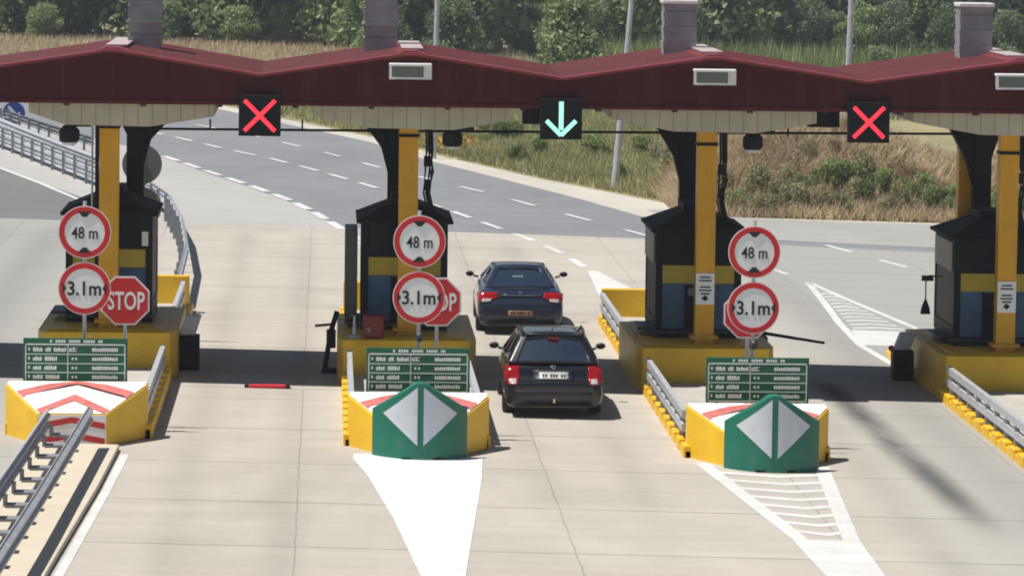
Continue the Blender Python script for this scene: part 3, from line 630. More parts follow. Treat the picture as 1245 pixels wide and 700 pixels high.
# limit signs + stop signs
for i in range(3):
    c = [-5.49,.10,5.73][i]; z = gz(IX[i]); dz = [0,0,-.02][i]
    t = thing('limit_sign_post', ['post with round height and width limit signs left of the visible STOP','post with round height and width limit signs before the second booth','post with round height and width limit signs before the third booth'][i], 'road sign', (c,-8.8,z), group='clearance sign posts')
    b = MB(); b.tube([(0,.06,0),(0,.06,3.86)], .032, 10); b.build('pole', GALV, t)
    for k, (zc, s_) in enumerate(((3.345+dz,'48 m'),(2.405+dz,'3.1m'))):
        b = MB(); b.tube([(0,.02,zc),(0,0,zc)], .44, 48); d = b.build('disc', SGW, t); d['label'] = ['round height limit disc reading 48 m','round width limit disc reading 3.1m'][k]
        b = MB(); b.ringy(0,zc,.335,.425,-.008,.0,48); b.build('red_rim', RED, d)
        if k == 0:
            for s2 in (1,-1): b = MB(); b.prismy([(-.115,zc+s2*.345),(.115,zc+s2*.345),(.03,zc+s2*.255),(-.03,zc+s2*.255)], -.013, -.002); b.build('arrow_mark', SGB, d)
            text('lettering', s_, SGB, d, 0, -.004, zc-.01, .44, .20, .012)
        else:
            for s2 in (1,-1): b = MB(); b.prismy([(s2*.365,zc+.10),(s2*.365,zc-.10),(s2*.30,zc)], -.013, -.002); b.build('arrow_mark', SGB, d)
            text('lettering', s_, SGB, d, 0, -.004, zc, .56, .24, .02)
    if i:
        b = MB(); b.ball((.02,.0,1.74+[0,0,.02][i]), .075, .07, .085); b.build('lamp', DGR, t, smooth=True)
    cx = [-4.84,.42,5.70][i]
    t = thing('stop_sign', ['red STOP sign standing clear beside the leftmost limit signs','red STOP sign half hidden behind the second width limit disc','red STOP sign almost fully hidden behind the third width disc'][i], 'road sign', (cx,-8.2,z), group='stop signs')
    b = MB(); b.tube([(0,.05,0),(0,.05,2.3)], .03, 10); b.build('pole', GALV, t)
    zc = [2.15,2.28,2.22][i]; oc = lambda rr: [(rr*math.cos(math.pi/8+k*math.pi/4), zc+rr*math.sin(math.pi/8+k*math.pi/4)) for k in range(8)]
    b = MB(); b.prismy(oc(.445), 0, .02); o = b.build('plate', SGW, t)
    b = MB(); b.prismy(oc(.415), -.006, 0); b.build('red_face', RED, o)
    text('lettering', 'STOP', SGW, o, .02, -.008, zc, .62, .31, .018)
# lane signals
for x, kind, lab in ((-2.70,'x','left lane signal showing a red cross'),(2.83,'a','middle lane signal showing a pale green arrow pointing down'),(8.51,'x','right lane signal showing a red cross')):
    t = thing('lane_signal', lab, 'signal', (x,-1.8,5.07), group='lane signals under the canopy')
    part('case', BLK, t, (-.385,.385,0,.16,-.375,.375), bevel=.012)
    part('hanger', BLK, t, (-.3,-.25,.06,.1,.37,.5), (.25,.3,.06,.1,.37,.5))
    b = MB()
    def bar(p0, p1, w):
        p0, p1 = Vector(p0), Vector(p1); d = (p1-p0).normalized(); nn = Vector((-d.y,d.x))*w/2
        b.prismy([tuple(p0+nn),tuple(p1+nn),tuple(p1-nn),tuple(p0-nn)], -.012, -.002)
    if kind == 'x':
        bar((-.28,-.28),(.28,.28),.075); b2 = b; b = MB(); bar((-.28,.28),(-.03,.03),.075); bar((.03,-.03),(.28,-.28),.075); b.v += []; k0 = len(b2.v); b2.v += b.v; b2.f += [tuple(q+k0 for q in f) for f in b.f]; b2.build('red_cross', LEDR, t)
    else:
        bar((0,.32),(0,-.2),.085); bar((-.27,-.03),(-.0,-.30),.08); bar((.27,-.03),(.0,-.30),.08); b.build('down_arrow', LEDG, t)
for x, w, lab in ((2.37,.44,'small black box left of the green arrow signal'),(7.75,.58,'small black box left of the right red cross')):
    o = part('control_box', BLK, None, (-w/2,w/2,0,.3,-.16,.16), bevel=.01); o.location = (x,-1.2,5.1); tag(o, lab, 'box', 'black boxes by the signals')
# floodlights on the fascia
for x, z, lab in ((.05,5.92,'white floodlight on the fascia at the second roof peak'),(5.64,5.88,'white floodlight on the fascia at the third roof peak'),(11.22,5.86,'white floodlight on the fascia cut by the right edge')):
    t = thing('floodlight', lab, 'lamp', (x,-1.9,z), group='floodlights on the fascia')
    part('housing', SGW if False else GRY, t, (-.37,.37,0,.2,-.13,.09), bevel=.02)
    part('hood', WHT, t, (-.39,.39,-.05,.2,.09,.14), bevel=.015); part('frame', WHT, t, (-.39,.39,-.03,.0,-.15,-.11), (-.39,-.34,-.03,.0,-.11,.09), (.24,.39,-.03,.0,-.11,.09))
    part('lens', LENS, t, (-.33,.23,-.022,-.002,-.105,.085)); part('mount', GRY, t, (-.08,.08,.2,.3,-.06,.06))
for x, lab in ((-6.22,'dark dome lamp hanging left of the leftmost yellow column'),(.86,'dark dome lamp hanging right of the second yellow column'),(6.45,'dark dome lamp hanging right of the third yellow column')):
    t = thing('hanging_lamp', lab, 'lamp', (x,-1,4.62), group='dome lamps under the canopy')
    b = MB(); b.tube([(0,0,-.12),(0,0,-.06),(0,0,.1),(0,0,.2)], [.15,.19,.19,.10], 14); b.build('body', BLK, t, smooth=False)
    b = MB(); b.tube([(0,0,-.17),(0,0,-.12)], [.11,.15], 14); b.build('glass', RFL, t)
    part('arm', BLK, t, (-.05,.4,-.04,.04,.17,.24), (-.03,.03,-.03,.03,.2,.42))

# ------------------------------------------------------------------ small devices
def machine(i, x, y, lab, sg, ht=.95):
    t = thing('barrier_machine', lab, 'barrier machine', (x,y,gz(x)+.0), group='barrier machines')
    part('cabinet', BLK, t, (-.2,.2,-.2,.25,.0,ht*.72), bevel=.02)
    part('base', CONC, t, (-.24,.24,-.26,.3,-.02,.02)); 
    b = MB(); b.hexa([(-.18,-.14,ht*.72),(.12,-.14,ht*.72),(.12,.14,ht*.72),(-.18,.14,ht*.72)], [(-.05,-.14,ht*1.12),(.24,-.14,ht*1.12),(.24,.14,ht*1.12),(-.05,.14,ht*1.12)]); b.build('tilted_head', GALV, t, bevel=.02)
    b = MB(); b.tube([(-.25,-.23,ht*.78),(-.25,-.2,ht*.78)], .06, 12); b.build('reflector', RED, t)
    return t
machine(0, IX[0]+1.48, .9, 'black barrier machine with tilted grey head right of left booth', 1)
machine(3, IX[3]-1.6, 2.4, 'black barrier machine with tilted grey head left of right booth', -1, .85)
t = thing('ticket_post', 'thin black post with a side nub left of the second booth', 'post', (-1.36,1.0,.02))
b = MB(); b.tube([(-.12,0,0),(-.06,0,.4),(.0,0,.8),(.12,0,1.2)], .05, 8); b.build('stem', BLK, t); b = MB(); b.tube([(-.3,0,.92),(.02,0,.95)], .025, 8); b.build('nub', BLK, t); part('foot', BLK, t, (-.15,.12,-.1,.1,0,.12))
part('box', BLK, t, (-.08,.1,-.08,.08,.5,.85), bevel=.01)
t = thing('boom_barrier', 'dark barrier boom reaching right beside the third limit sign', 'barrier', (6.95,2.0,gz(7)))
part('cabinet', DGR, t, (-.15,.15,-.15,.15,.0,.85), bevel=.02); b = MB(); b.tube([(0,-.18,.93),(1.25,-.18,.74)], [.035,.025], 8); b.build('arm', BLK, t)
part('hub', BLK, t, (-.08,.08,-.2,.1,.82,1.0))
t = thing('fire_box', 'dark red box on the second island wall', 'box', (-.56,-.45,.86)); part('case', EXT, t, (-.2,.2,-.12,.12,.0,.45), bevel=.04); part('latch', GRY, t, (-.12,-.06,-.135,-.12,.12,.22)); 
t = thing('metal_cone', 'small pale metal cone beside the dark red box', 'cone', (-.92,-.45,.86)); b = MB(); b.tube([(0,0,0),(0,0,.04),(0,0,.07),(0,0,.42)], [.12,.12,.04,.02], 12); b.build('cone_body', GALV, t)
t = thing('ground_bar', 'low red bar lying across the left lane', 'bar', (-2.52,-1.75,gz(-2.5)+.02)); b = MB(); b.box(-.34,.34,-.12,.12,0,.05); b.build('red_bar', RED, t, bevel=.015); part('end_cap', BLKR, t, (-.42,-.34,-.1,.1,0,.045), (.34,.42,-.1,.1,0,.045))
t = thing('intercom', 'black intercom on a bent arm left of the rightmost booth', 'intercom', (10.12,1.5,1.35)); b = MB(); b.tube([(.3,0,.6),(.05,0,.62),(-.02,0,.5),(-.02,0,.1)], .015, 6); b.build('arm', BLK, t); b = MB(); b.tube([(-.02,0,-.12),(-.02,0,.0),(-.02,0,.16)], [.1,.08,.02], 10); b.build('handset', BLK, t); part('head', BLK, t, (-.1,.12,-.05,.05,.52,.62))
# back of round signs behind first booth
t = thing('round_sign_pair', 'two grey backs of round signs behind the leftmost booth', 'road sign', (-5.18,6.0,gz(-5.2)+.1))
b = MB(); b.tube([(-.12,-.03,0),(-.12,-.03,3.95)], .035, 8); b.build('pole', GALVD, t)
for zc in (3.48,2.62):
    b = MB(); b.tube([(0,0,zc),(0,.02,zc)], .4, 36); b.build('disc_back', GRY, t)
t = thing('blue_sign', 'round blue sign with a white arrow at the upper left', 'road sign', (-13.16,80,gz(-13.2)))
b = MB(); b.tube([(0,.05,-.4),(0,.05,.9)], .04, 8); b.build('pole', GALVD, t); b = MB(); b.tube([(0,.02,.72),(0,0,.72)], .45, 32); o = b.build('disc', SGW, t); b = MB(); b.tube([(0,0,.72),(0,-.012,.72)], .41, 32); b.build('blue_face', BLU, o)
b = MB(); b.prismy([(-.25,.92),(-.17,1.0),(.12,.68),(.22,.78),(.24,.46),(-.08,.5),(.03,.6)], -.02, -.013); b.build('arrow', SGW, o)
for (x,y,z1,x1,lab) in ((7.83,57.3,9.5,8.55,'leaning grey lamp post on the grass behind the middle lane'),(2.3,71,10,2.45,'grey lamp post by the road behind the second roof vent'),(14.6,52,11,14.85,'grey lamp post rising behind the rightmost roof vent')):
    t = thing('lamp_post', lab, 'lamp post', (x,y,gz(x)), group='lamp posts by the road')
    b = MB(); b.tube([(0,0,0),((x1-x)*.5,0,z1*.5),(x1-x,0,z1)], [.12,.09,.065], 10); b.build('pole', GALV, t)
    b = MB(); b.tube([(x1-x,0,z1-.02),(x1-x-.6,-.1,z1+.3),(x1-x-1.3,-.2,z1+.35)], .04, 8); b.build('arm', GALV, t); part('lamp_head', GRY, t, (x1-x-1.8,x1-x-1.25,-.32,-.08,z1+.28,z1+.42), bevel=.04)
# red and white signs behind left booth (dark clutter)
t = thing('signal_pole', 'thin black pole left of the leftmost yellow column', 'pole', (-5.78,.3,.1)); b = MB(); b.tube([(0,0,.9),(0,0,4.9)], .035, 8); b.build('pole', BLK, t); b = MB(); b.tube([(-.09,.05,2.2),(-.09,.05,4.7)], .02, 8); b.build('conduit', GALV, t)
# ------------------------------------------------------------------ cars
def arch_cut(o, cyls):
    bm = bmesh.new()
    for (y, z, rad, x0, x1) in cyls:
        mtx = Matrix.Translation(((x0+x1)/2,y,z)) @ Matrix.Rotation(math.pi/2,4,'Y')
        bmesh.ops.create_cone(bm, cap_ends=True, segments=28, radius1=rad, radius2=rad, depth=x1-x0, matrix=mtx)
    me = bpy.data.meshes.new('cut'); bm.to_mesh(me); bm.free(); c = bpy.data.objects.new('cut', me); COL.objects.link(c)
    md = o.modifiers.new('b','BOOLEAN'); md.operation = 'DIFFERENCE'; md.object = c; md.solver = 'EXACT'
    bpy.context.view_layer.update()
    nm = bpy.data.meshes.new_from_object(o.evaluated_get(bpy.context.evaluated_depsgraph_get()))
    o.modifiers.clear(); old = o.data; nm.name = 'body'; o.data = nm; bpy.data.objects.remove(c)
    nm.polygons.foreach_set('use_smooth', [True]*len(nm.polygons))
    try: nm.set_sharp_from_angle(angle=math.radians(35))
    except Exception: pass
def car(name, label, loc, rz, Wc, L, paint_, st, base, topr, H, wag, wheel_r=.315):
    """st: stations (y, half width factor, z low, z top); rear of the car at y=0"""
    t = thing(name, label, 'car', loc, rz, group='dark cars in the middle lane'); hw = Wc/2
    b = MB(); n = 14; vs = []
    for (y, f, zl, zb) in st:
        w = hw*f; hh = zb-zl
        half = [(0,zl),(w*.72,zl),(w*.93,zl+.05*hh),(w*.99,zl+.28*hh),(w,zl+.5*hh),(w*.98,zl+.72*hh),(w*.93,zl+.92*hh),(w*.83,zb)]
        ring = half + [(0,zb+.015)] + [(-x,z) for x,z in half[:0:-1]]
        vs += [(x,y,z) for x,z in ring]
    k = 16
    fs = [(i*k+j,i*k+(j+1)%k,(i+1)*k+(j+1)%k,(i+1)*k+j) for i in range(len(st)-1) for j in range(k)]+[tuple(range(k)), tuple(range((len(st)-1)*k,len(st)*k))]
    b.add(vs, fs); body = b.build('body', paint_, t, subsurf=2)
    wy = (L*.2+.02, L-.88)
    arch_cut(body, [(y,.33,wheel_r+.06,s_*hw-.25 if s_>0 else s_*hw-.1,s_*hw+.1 if s_>0 else s_*hw+.25) for y in wy for s_ in (-1,1)])
    # greenhouse: base ring and top ring corners
    (yr0,yf0,wb0,wb1,zb) = base; (yr1,yf1,wt0,wt1,zr,zf) = topr
    BL,BR,FL,FR = Vector((-wb0,yr0,zb)),Vector((wb0,yr0,zb)),Vector((-wb1,yf0,zb-.03)),Vector((wb1,yf0,zb-.03))
    bl,br,fl,fr = Vector((-wt0,yr1,zr)),Vector((wt0,yr1,zr)),Vector((-wt1,yf1,zf)),Vector((wt1,yf1,zf))
    shell = MB()
    def pane(c00,c10,c11,c01,us,vs_,open_,bul,out):
        P_ = lambda u,v: c00*(1-u)*(1-v)+c10*u*(1-v)+c11*u*v+c01*(1-u)*v + out*bul*4*u*(1-u)*(.4+.6*math.sin(math.pi*(.15+.7*v)))
        for i in range(len(us)-1):
            for j in range(len(vs_)-1):
                tgt = shell
                isop = (i,j) in open_
                bb = MB() if isop else shell
                M1 = 6
                for a1 in range(M1):
                    u0 = us[i]+(us[i+1]-us[i])*a1/M1; u1 = us[i]+(us[i+1]-us[i])*(a1+1)/M1
                    off = out*(-.012) if isop else Vector((0,0,0))
                    bb.add([P_(u0,vs_[j])+off,P_(u1,vs_[j])+off,P_(u1,vs_[j+1])+off,P_(u0,vs_[j+1])+off],[(0,1,2,3)])
                if isop: bb.build(open_[(i,j)], CARG, t, smooth=True, weld=True)
    rear_n = Vector((0,-1,.35)).normalized()
    pane(BL,BR,br,bl,[0,.085,.915,1],[0,.06,.88,1],{(1,1):'rear_window'},.07,rear_n)
    pane(FR,FL,fl,fr,[0,.06,.94,1],[0,.04,.93,1],{(1,1):'windscreen'},.06,Vector((0,1,.4)).normalized())
    if wag: us = [0,.06,.33,.36,.62,.66,.93,1]; op = {(1,1):'side_window',(3,1):'side_window',(5,1):'side_window'}
    else: us = [0,.16,.45,.49,.92,1]; op = {(1,1):'side_window',(3,1):'side_window'}
    pane(FL,BL,bl,fl,[1-u for u in us[::-1]],[0,.06,.86,1],{(len(us)-2-a_,b_):v for (a_,b_),v in op.items()},.035,Vector((-1,0,.2)).normalized())
    pane(BR,FR,fr,br,us,[0,.06,.86,1],op,.035,Vector((1,0,.2)).normalized())
    N1 = 6; vs = []
    for i in range(N1+1):
        for j in range(N1+1):
            u, v = i/N1, j/N1; q = bl*(1-u)*(1-v)+br*u*(1-v)+fr*u*v+fl*(1-u)*v; e = (4*u*(1-u))**.6*.04*(.5+.5*math.sin(math.pi*v)); q = q+Vector((0,(-.07*4*u*(1-u)*.55*(1-v)),e)); vs.append(q)
    shell.add(vs, [(i*(N1+1)+j,(i+1)*(N1+1)+j,(i+1)*(N1+1)+j+1,i*(N1+1)+j+1) for i in range(N1) for j in range(N1)])
    o = shell.build('cabin_shell', paint_, t, solid=.03, smooth=True, weld=True)
    try: o.data.set_sharp_from_angle(angle=math.radians(28))
    except Exception: pass
    # cabin floor and seats
    part('seat', SEAT, t, *[(x-.24,x+.24,yy,yy+.14,zb-.35,zb+.16) for x in (-.36,.36) for yy in (yr0+.85,yr0+1.75)], bevel=.05)
    hb = [(x-.13,x+.13,yy,yy+.09,zb+.18,zb+.36) for x in (-.36,.36) for yy in (yr0+.87,yr0+1.77)]
    part('headrest', SEAT, t, *hb, bevel=.04)
    for s_ in (-1,1):
        for y in wy:
            x0 = s_*(hw-.12); b = MB(); prf = [(-.11,wheel_r-.05),(-.1,wheel_r-.015),(-.06,wheel_r),(.06,wheel_r),(.1,wheel_r-.015),(.11,wheel_r-.05),(.09,wheel_r*.62),(-.09,wheel_r*.62)]
            N2 = 28; vs = [(x0+u, y+rr*math.cos(2*math.pi*q/N2), wheel_r+rr*math.sin(2*math.pi*q/N2)) for u, rr in prf for q in range(N2)]; k2 = len(prf)
            b.add(vs, [(a_*N2+q,a_*N2+(q+1)%N2,((a_+1)%k2)*N2+(q+1)%N2,((a_+1)%k2)*N2+q) for a_ in range(k2) for q in range(N2)])
            wo = b.build('wheel', TYRE, t, smooth=True)
            b = MB(); b.tube([(x0+s_*.06,y,wheel_r),(x0+s_*.075,y,wheel_r)], wheel_r*.63, 24)
            for q in range(7):
                an = q*2*math.pi/7; d = Vector((0,math.cos(an),math.sin(an))); e = Vector((0,-math.sin(an),math.cos(an)))*.03; c0 = Vector((x0+s_*.08,y,wheel_r))
                b.add([c0-e,c0+e,c0+e+d*wheel_r*.6,c0-e+d*wheel_r*.6],[(0,1,2,3)])
            b.build('rim', RIM, wo)
        # mirror
        b = MB(); mx = s_*(hw+.09); my = yf0-.42; b.ball((mx,my,zb+.05),.09,.07,.06,12,8); m_ = b.build('mirror', TRIM, t, smooth=True)
        b = MB(); b.tube([(mx-s_*.08,my,zb+.01),(s_*(hw-.1),my,zb-.02)], .025, 6); b.build('mirror_stalk', TRIM, m_)
        b = MB(); b.box(mx-.06,mx+.06,my-.073,my-.066,zb+.015,zb+.085); b.build('mirror_glass', BLK, m_)
    return t, hw
def rearlamp(t, name, poly, y, dy, m, lift=.012):     # polygon in x,z laid on the bodywork from behind, 2 cm thick
    from mathutils.bvhtree import BVHTree
    body = [c for c in t.children_recursive if c.name.startswith('body')] if t.type == 'EMPTY' else [c for c in t.parent.children if c.name.startswith('body')]
    me = body[0].data; me.calc_loop_triangles(); bv = BVHTree.FromPolygons([v.co for v in me.vertices], [tuple(p.vertices) for p in me.polygons])
    bm = bmesh.new(); vs = [bm.verts.new((x,0,z)) for x,z in poly]; bm.faces.new(vs)
    bmesh.ops.triangulate(bm, faces=bm.faces); bmesh.ops.subdivide_edges(bm, edges=bm.edges, cuts=5, use_grid_fill=True)
    for v in bm.verts:
        h = bv.ray_cast(Vector((v.co.x*.985,-1,v.co.z)), Vector((0,1,0)))[0]
        v.co.y = (min(h.y, .55) if h else .4)-lift
    nm = bpy.data.meshes.new(name); bm.to_mesh(nm); bm.free(); nm.materials.append(m); nm.polygons.foreach_set('use_smooth', [True]*len(nm.polygons))
    o = bpy.data.objects.new(name, nm); COL.objects.link(o); o.parent = t; md = o.modifiers.new('s','SOLIDIFY'); md.thickness = .016; md.offset = 0; return o
# --- estate car
stw = [(-.05,.80,.24,.60),(-.03,.93,.19,.64),(.04,.975,.18,.66),(.13,.985,.19,.72),(.17,.99,.22,.86),(.24,.995,.22,.95),(.45,1,.2,.985),(1.2,1,.19,.985),(2.6,1,.19,.965),(3.2,.995,.19,.95),(3.6,.985,.2,.90),(4.2,.95,.22,.78),(4.45,.86,.27,.66),(4.54,.7,.36,.55)]
t, hw = car('estate_car', 'black estate car with roof rails, the nearer car in the middle lane', (2.57,-5.4,gz(2.57)+.013), math.radians(-.5), 1.77, 4.54, PBLK, stw, (.25,3.25,.785,.80,.955), (.62,2.35,.535,.56,1.425,1.39), 1.46, True)
yb = lambda x: .155+.10*(abs(x)/hw)**4
for s_ in (-1,1):
    o = rearlamp(t, 'tail_lamp', [(s_*.60,.70),(s_*.62,.94),(s_*.80,.93),(s_*.865,.86),(s_*.87,.66),(s_*.80,.60),(s_*.66,.60)], lambda x: .16+.11*max(0,(abs(x)-.6)/.27)**2, .035, TAIL)
    rearlamp(o, 'reversing_lens', [(s_*.66,.62),(s_*.66,.70),(s_*.77,.70),(s_*.78,.62)], None, .035, TAILW, .022)
    b = MB(); b.tube([(s_*.55,.78,1.41),(s_*.56,.9,1.46),(s_*.57,1.5,1.46),(s_*.57,2.1,1.44),(s_*.565,2.25,1.38)], .02, 8); b.build('roof_rail', mat('rail_black',(.03,.03,.03),.4) if s_<0 else bpy.data.materials['rail_black'], t)
rearlamp(t, 'plate_recess', [(-.36,.675),(.36,.675),(.36,.845),(-.36,.845)], None, 0, TRIM, .006)
pl = rearlamp(t, 'number_plate', [(-.26,.70),(.26,.70),(.26,.81),(-.26,.81)], None, 0, PLATE, .022)
py_ = min(v.co.y for v in pl.data.vertices)-.011; b = MB(); x = -.2
for w in (.04,.045,.0,.045,.045,.045,.0,.045,.04):
    if w: b.box(x,x+w*.75,py_-.003,py_,.728,.785)
    x += .047
b.build('plate_marks', SGB, pl)
rearlamp(t, 'bumper_strip', [(-.84,.42),(.84,.42),(.84,.50),(-.84,.50)], None, 0, TRIM, .008)
rearlamp(t, 'diffuser', [(-.70,.23),(.70,.23),(.64,.33),(-.64,.33)], None, 0, BLKR, .008)
b = MB(); b.tube([(0,-.1,.30),(0,-.1,.37)], .03, 10); b.tube([(0,.1,.28),(0,-.1,.31)], .02, 8); b.build('tow_ball', CHR, t)
rearlamp(t, 'badge', [(.045*math.cos(q*.5236),.905+.045*math.sin(q*.5236)) for q in range(12)], None, 0, CHR, .018)
part('brake_lamp', TAIL, t, (-.10,.10,.45,.51,1.37,1.395)); part('spoiler', PBLK, t, (-.49,.49,.49,.64,1.43,1.45), bevel=.012)
b = MB(); b.tube([(0,.52,1.0),(.22,.4,1.02),(.30,.4,1.02)], .008, 6); b.build('wiper', TRIM, t)
b = MB(); b.tube([(0,.95,1.42),(0,.88,1.52)], .008, 6); b.build('aerial', TRIM, t)
# --- saloon car
sts = [(-.06,.76,.27,.60),(-.03,.91,.20,.66),(.03,.96,.19,.74),(.09,.965,.2,.88),(.16,.97,.2,.955),(.35,.985,.2,.975),(.7,1,.2,.985),(1.4,1,.19,.98),(2.8,1,.19,.955),(3.4,.995,.19,.94),(3.9,.98,.2,.88),(4.5,.94,.23,.75),(4.75,.84,.28,.62),(4.83,.7,.38,.52)]
t, hw = car('saloon_car', 'dark blue saloon car, the farther car in the middle lane', (2.63,9.1,gz(2.63)+.013), math.radians(-1.0), 1.86, 4.83, PBLU, sts, (.55,3.65,.735,.78,.97), (1.45,2.75,.50,.55,1.325,1.30), 1.46, False)
for s_ in (-1,1):
    o = rearlamp(t, 'tail_lamp', [(s_*.47,.80),(s_*.50,.90),(s_*.80,.90),(s_*.90,.86),(s_*.905,.76),(s_*.86,.70),(s_*.66,.72)], lambda x: .085+.18*max(0,(abs(x)-.5)/.4)**2.2, .035, TAIL)
    rearlamp(o, 'reversing_lens', [(s_*.62,.715),(s_*.60,.77),(s_*.80,.77),(s_*.82,.70)], None, .035, TAILW, .022)
    b = MB(); b.tube([(s_*.55,.06,.27),(s_*.55,-.02,.27)], .04, 12); b.build('exhaust', CHR, t)
pl = rearlamp(t, 'number_plate', [(-.26,.43),(.26,.43),(.26,.53),(-.26,.53)], None, 0, PLATO, .02); py_ = min(v.co.y for v in pl.data.vertices)-.011; part('plate_marks', SGB, pl, *[(-.2+.05*k,-.168+.05*k,py_-.003,py_,.45,.51) for k in (0,1,3,4,5,7)])
rearlamp(t, 'bumper_insert', [(-.76,.24),(.76,.24),(.70,.37),(-.70,.37)], None, 0, BLKR, .008)
rearlamp(t, 'chrome_strip', [(-.42,.835),(.42,.835),(.42,.855),(-.42,.855)], None, 0, CHR, .02)
b = MB(); b.tube([(-.62,.24,.985),(-.3,.17,1.0),(0,.15,1.005),(.3,.17,1.0),(.62,.24,.985)], .022, 8); b.build('boot_lip', PBLU, t)
rearlamp(t, 'badge', [(.04*math.cos(q*.5236),.90+.04*math.sin(q*.5236)) for q in range(12)], None, 0, CHR, .02)

# ------------------------------------------------------------------ vegetation
def quads_obj(name, C_, size, m, up_bias=0, elong=1.0, parent=None, loc=None):
    """many small leaf quads; C_ (n,3) centres"""
    n = len(C_); d = rng.normal(size=(n,3)); d[:,2] = np.abs(d[:,2])+up_bias; d /= np.linalg.norm(d,axis=1)[:,None]
    h = rng.normal(size=(n,3)); u = np.cross(d,h); u /= np.linalg.norm(u,axis=1)[:,None]; w = np.cross(d,u)
    sz = size*rng.uniform(.6,1.35,size=(n,1)); u *= sz*.5*elong; w *= sz*.5
    V = np.stack([C_-u, C_-w*.8, C_+u, C_+w*.8], 1).reshape(-1,3)
    me = bpy.data.meshes.new(name); me.vertices.add(4*n); me.vertices.foreach_set('co', V.astype(np.float32).ravel())
    me.loops.add(4*n); me.loops.foreach_set('vertex_index', np.arange(4*n,dtype=np.int32)); me.polygons.add(n)
    me.polygons.foreach_set('loop_start', np.arange(0,4*n,4,dtype=np.int32)); me.polygons.foreach_set('loop_total', np.full(n,4,dtype=np.int32)); me.update(); me.validate()
    me.materials.append(m); o = bpy.data.objects.new(name, me); COL.objects.link(o)
    if parent: o.parent = parent
    if loc is not None: o.location = loc
    return o
def blades_obj(name, P0, h, w, m, lean=.35):
    """triangular grass blades rooted at P0 (n,3)"""
    n = len(P0); an = rng.uniform(0,2*math.pi,n); hh = h*rng.uniform(.5,1.3,n) if np.isscalar(h) else h*rng.uniform(.6,1.25,n)
    u = np.stack([np.cos(an),np.sin(an),0*an],1)*w*.5; ln = rng.normal(size=(n,3))*lean; ln[:,2] = 1; tip = P0+ln*hh[:,None]
    V = np.stack([P0-u,P0+u,tip],1).reshape(-1,3)
    me = bpy.data.meshes.new(name); me.vertices.add(3*n); me.vertices.foreach_set('co', V.astype(np.float32).ravel())
    me.loops.add(3*n); me.loops.foreach_set('vertex_index', np.arange(3*n,dtype=np.int32)); me.polygons.add(n)
    me.polygons.foreach_set('loop_start', np.arange(0,3*n,3,dtype=np.int32)); me.polygons.foreach_set('loop_total', np.full(n,3,dtype=np.int32)); me.update(); me.validate()
    me.materials.append(m); o = bpy.data.objects.new(name, me); COL.objects.link(o); return o
def crown_pts(n, blobs):
    out = []; tot = sum(b_[3]*b_[4]*b_[5] for b_ in blobs)
    for (x,y,z,rx,ry,rz) in blobs:
        k = int(n*rx*ry*rz/tot)+1; d = rng.normal(size=(k,3)); d /= np.linalg.norm(d,axis=1)[:,None]
        rr = rng.uniform(.55,1.0,size=(k,1))**.6*(1+.12*rng.normal(size=(k,1))); out.append(np.array([x,y,z])+d*rr*np.array([rx,ry,rz]))
    return np.concatenate(out)
FD = foliage('dark_leaves', (.10,.14,.085), (.27,.35,.18)); FM = foliage('mid_leaves', (.13,.19,.085), (.34,.42,.18)); FL_ = foliage('pale_leaves', (.15,.20,.08), (.38,.45,.2))
FB = foliage('bush_leaves', (.13,.19,.07), (.34,.42,.16), sc=1.2)
def tree_mesh(kind, m):
    Ht, rad, nb = kind; blobs = []
    for _ in range(nb):
        a_ = random.uniform(0,6.28); q = random.uniform(.15,.75)*rad; z = random.uniform(.14,.9)*Ht; s_ = random.uniform(.28,.46)*rad*(1.1-.5*abs(z/Ht-.45))
        blobs.append((q*math.cos(a_)*(1.15-z/Ht*.6), q*math.sin(a_)*(1.15-z/Ht*.6), z, s_*1.2, s_*1.2, s_*.95))
    pts = crown_pts(5200, blobs); pts = pts[pts[:,2] > .1]
    tmp = quads_obj('crown', pts, .34, m, elong=1.4); me = tmp.data; bpy.data.objects.remove(tmp)
    b = MB(); b.tube([(0,0,-.5),(.05,0,Ht*.25),(-.1,.1,Ht*.55),(0,0,Ht*.85)], [.22,.17,.11,.03], 8)
    for _ in range(7):
        z = random.uniform(.2,.6)*Ht; a_ = random.uniform(0,6.28); l_ = rad*random.uniform(.5,.8)
        b.tube([(0,0,z),(l_*.5*math.cos(a_),l_*.5*math.sin(a_),z+l_*.35),(l_*math.cos(a_),l_*math.sin(a_),z+l_*.6)], [.08,.05,.02], 5)
    tmp = b.build('trunk', BARK); tm = tmp.data; bpy.data.objects.remove(tmp)
    return me, tm
protos = {'dark':[tree_mesh(k, FD) for k in ((9,3.6,26),(8,3.2,24),(10,3.4,26))], 'mid':[tree_mesh(k, FM) for k in ((7,3.2,22),(8,3.4,24))], 'pale':[tree_mesh(k, FL_) for k in ((6,2.8,18),(7,3.0,20))]}
def tree(kind, x, y, s, label, group='trees beyond the field', name='tree'):
    me, tm = random.choice(protos[kind]); t = thing(name, label, 'tree', (x,y,gz(x)-.1), random.uniform(0,6.28), group); t.scale = (s,s,s)
    for nme, q in (('crown',me),('trunk',tm)): o = bpy.data.objects.new(nme, q); COL.objects.link(o); o.parent = t
LBL = {'dark':'dark green tree in the wood edge beyond the field','mid':'mid green bushy tree in the wood edge beyond the field','pale':'pale green low tree in the wood edge beyond the field'}
ks = ['dark','pale','mid','dark','mid','pale','mid','dark','pale','mid','mid','dark','pale','mid','mid','dark','mid','pale','mid','dark','mid','pale','dark','pale','mid','mid']
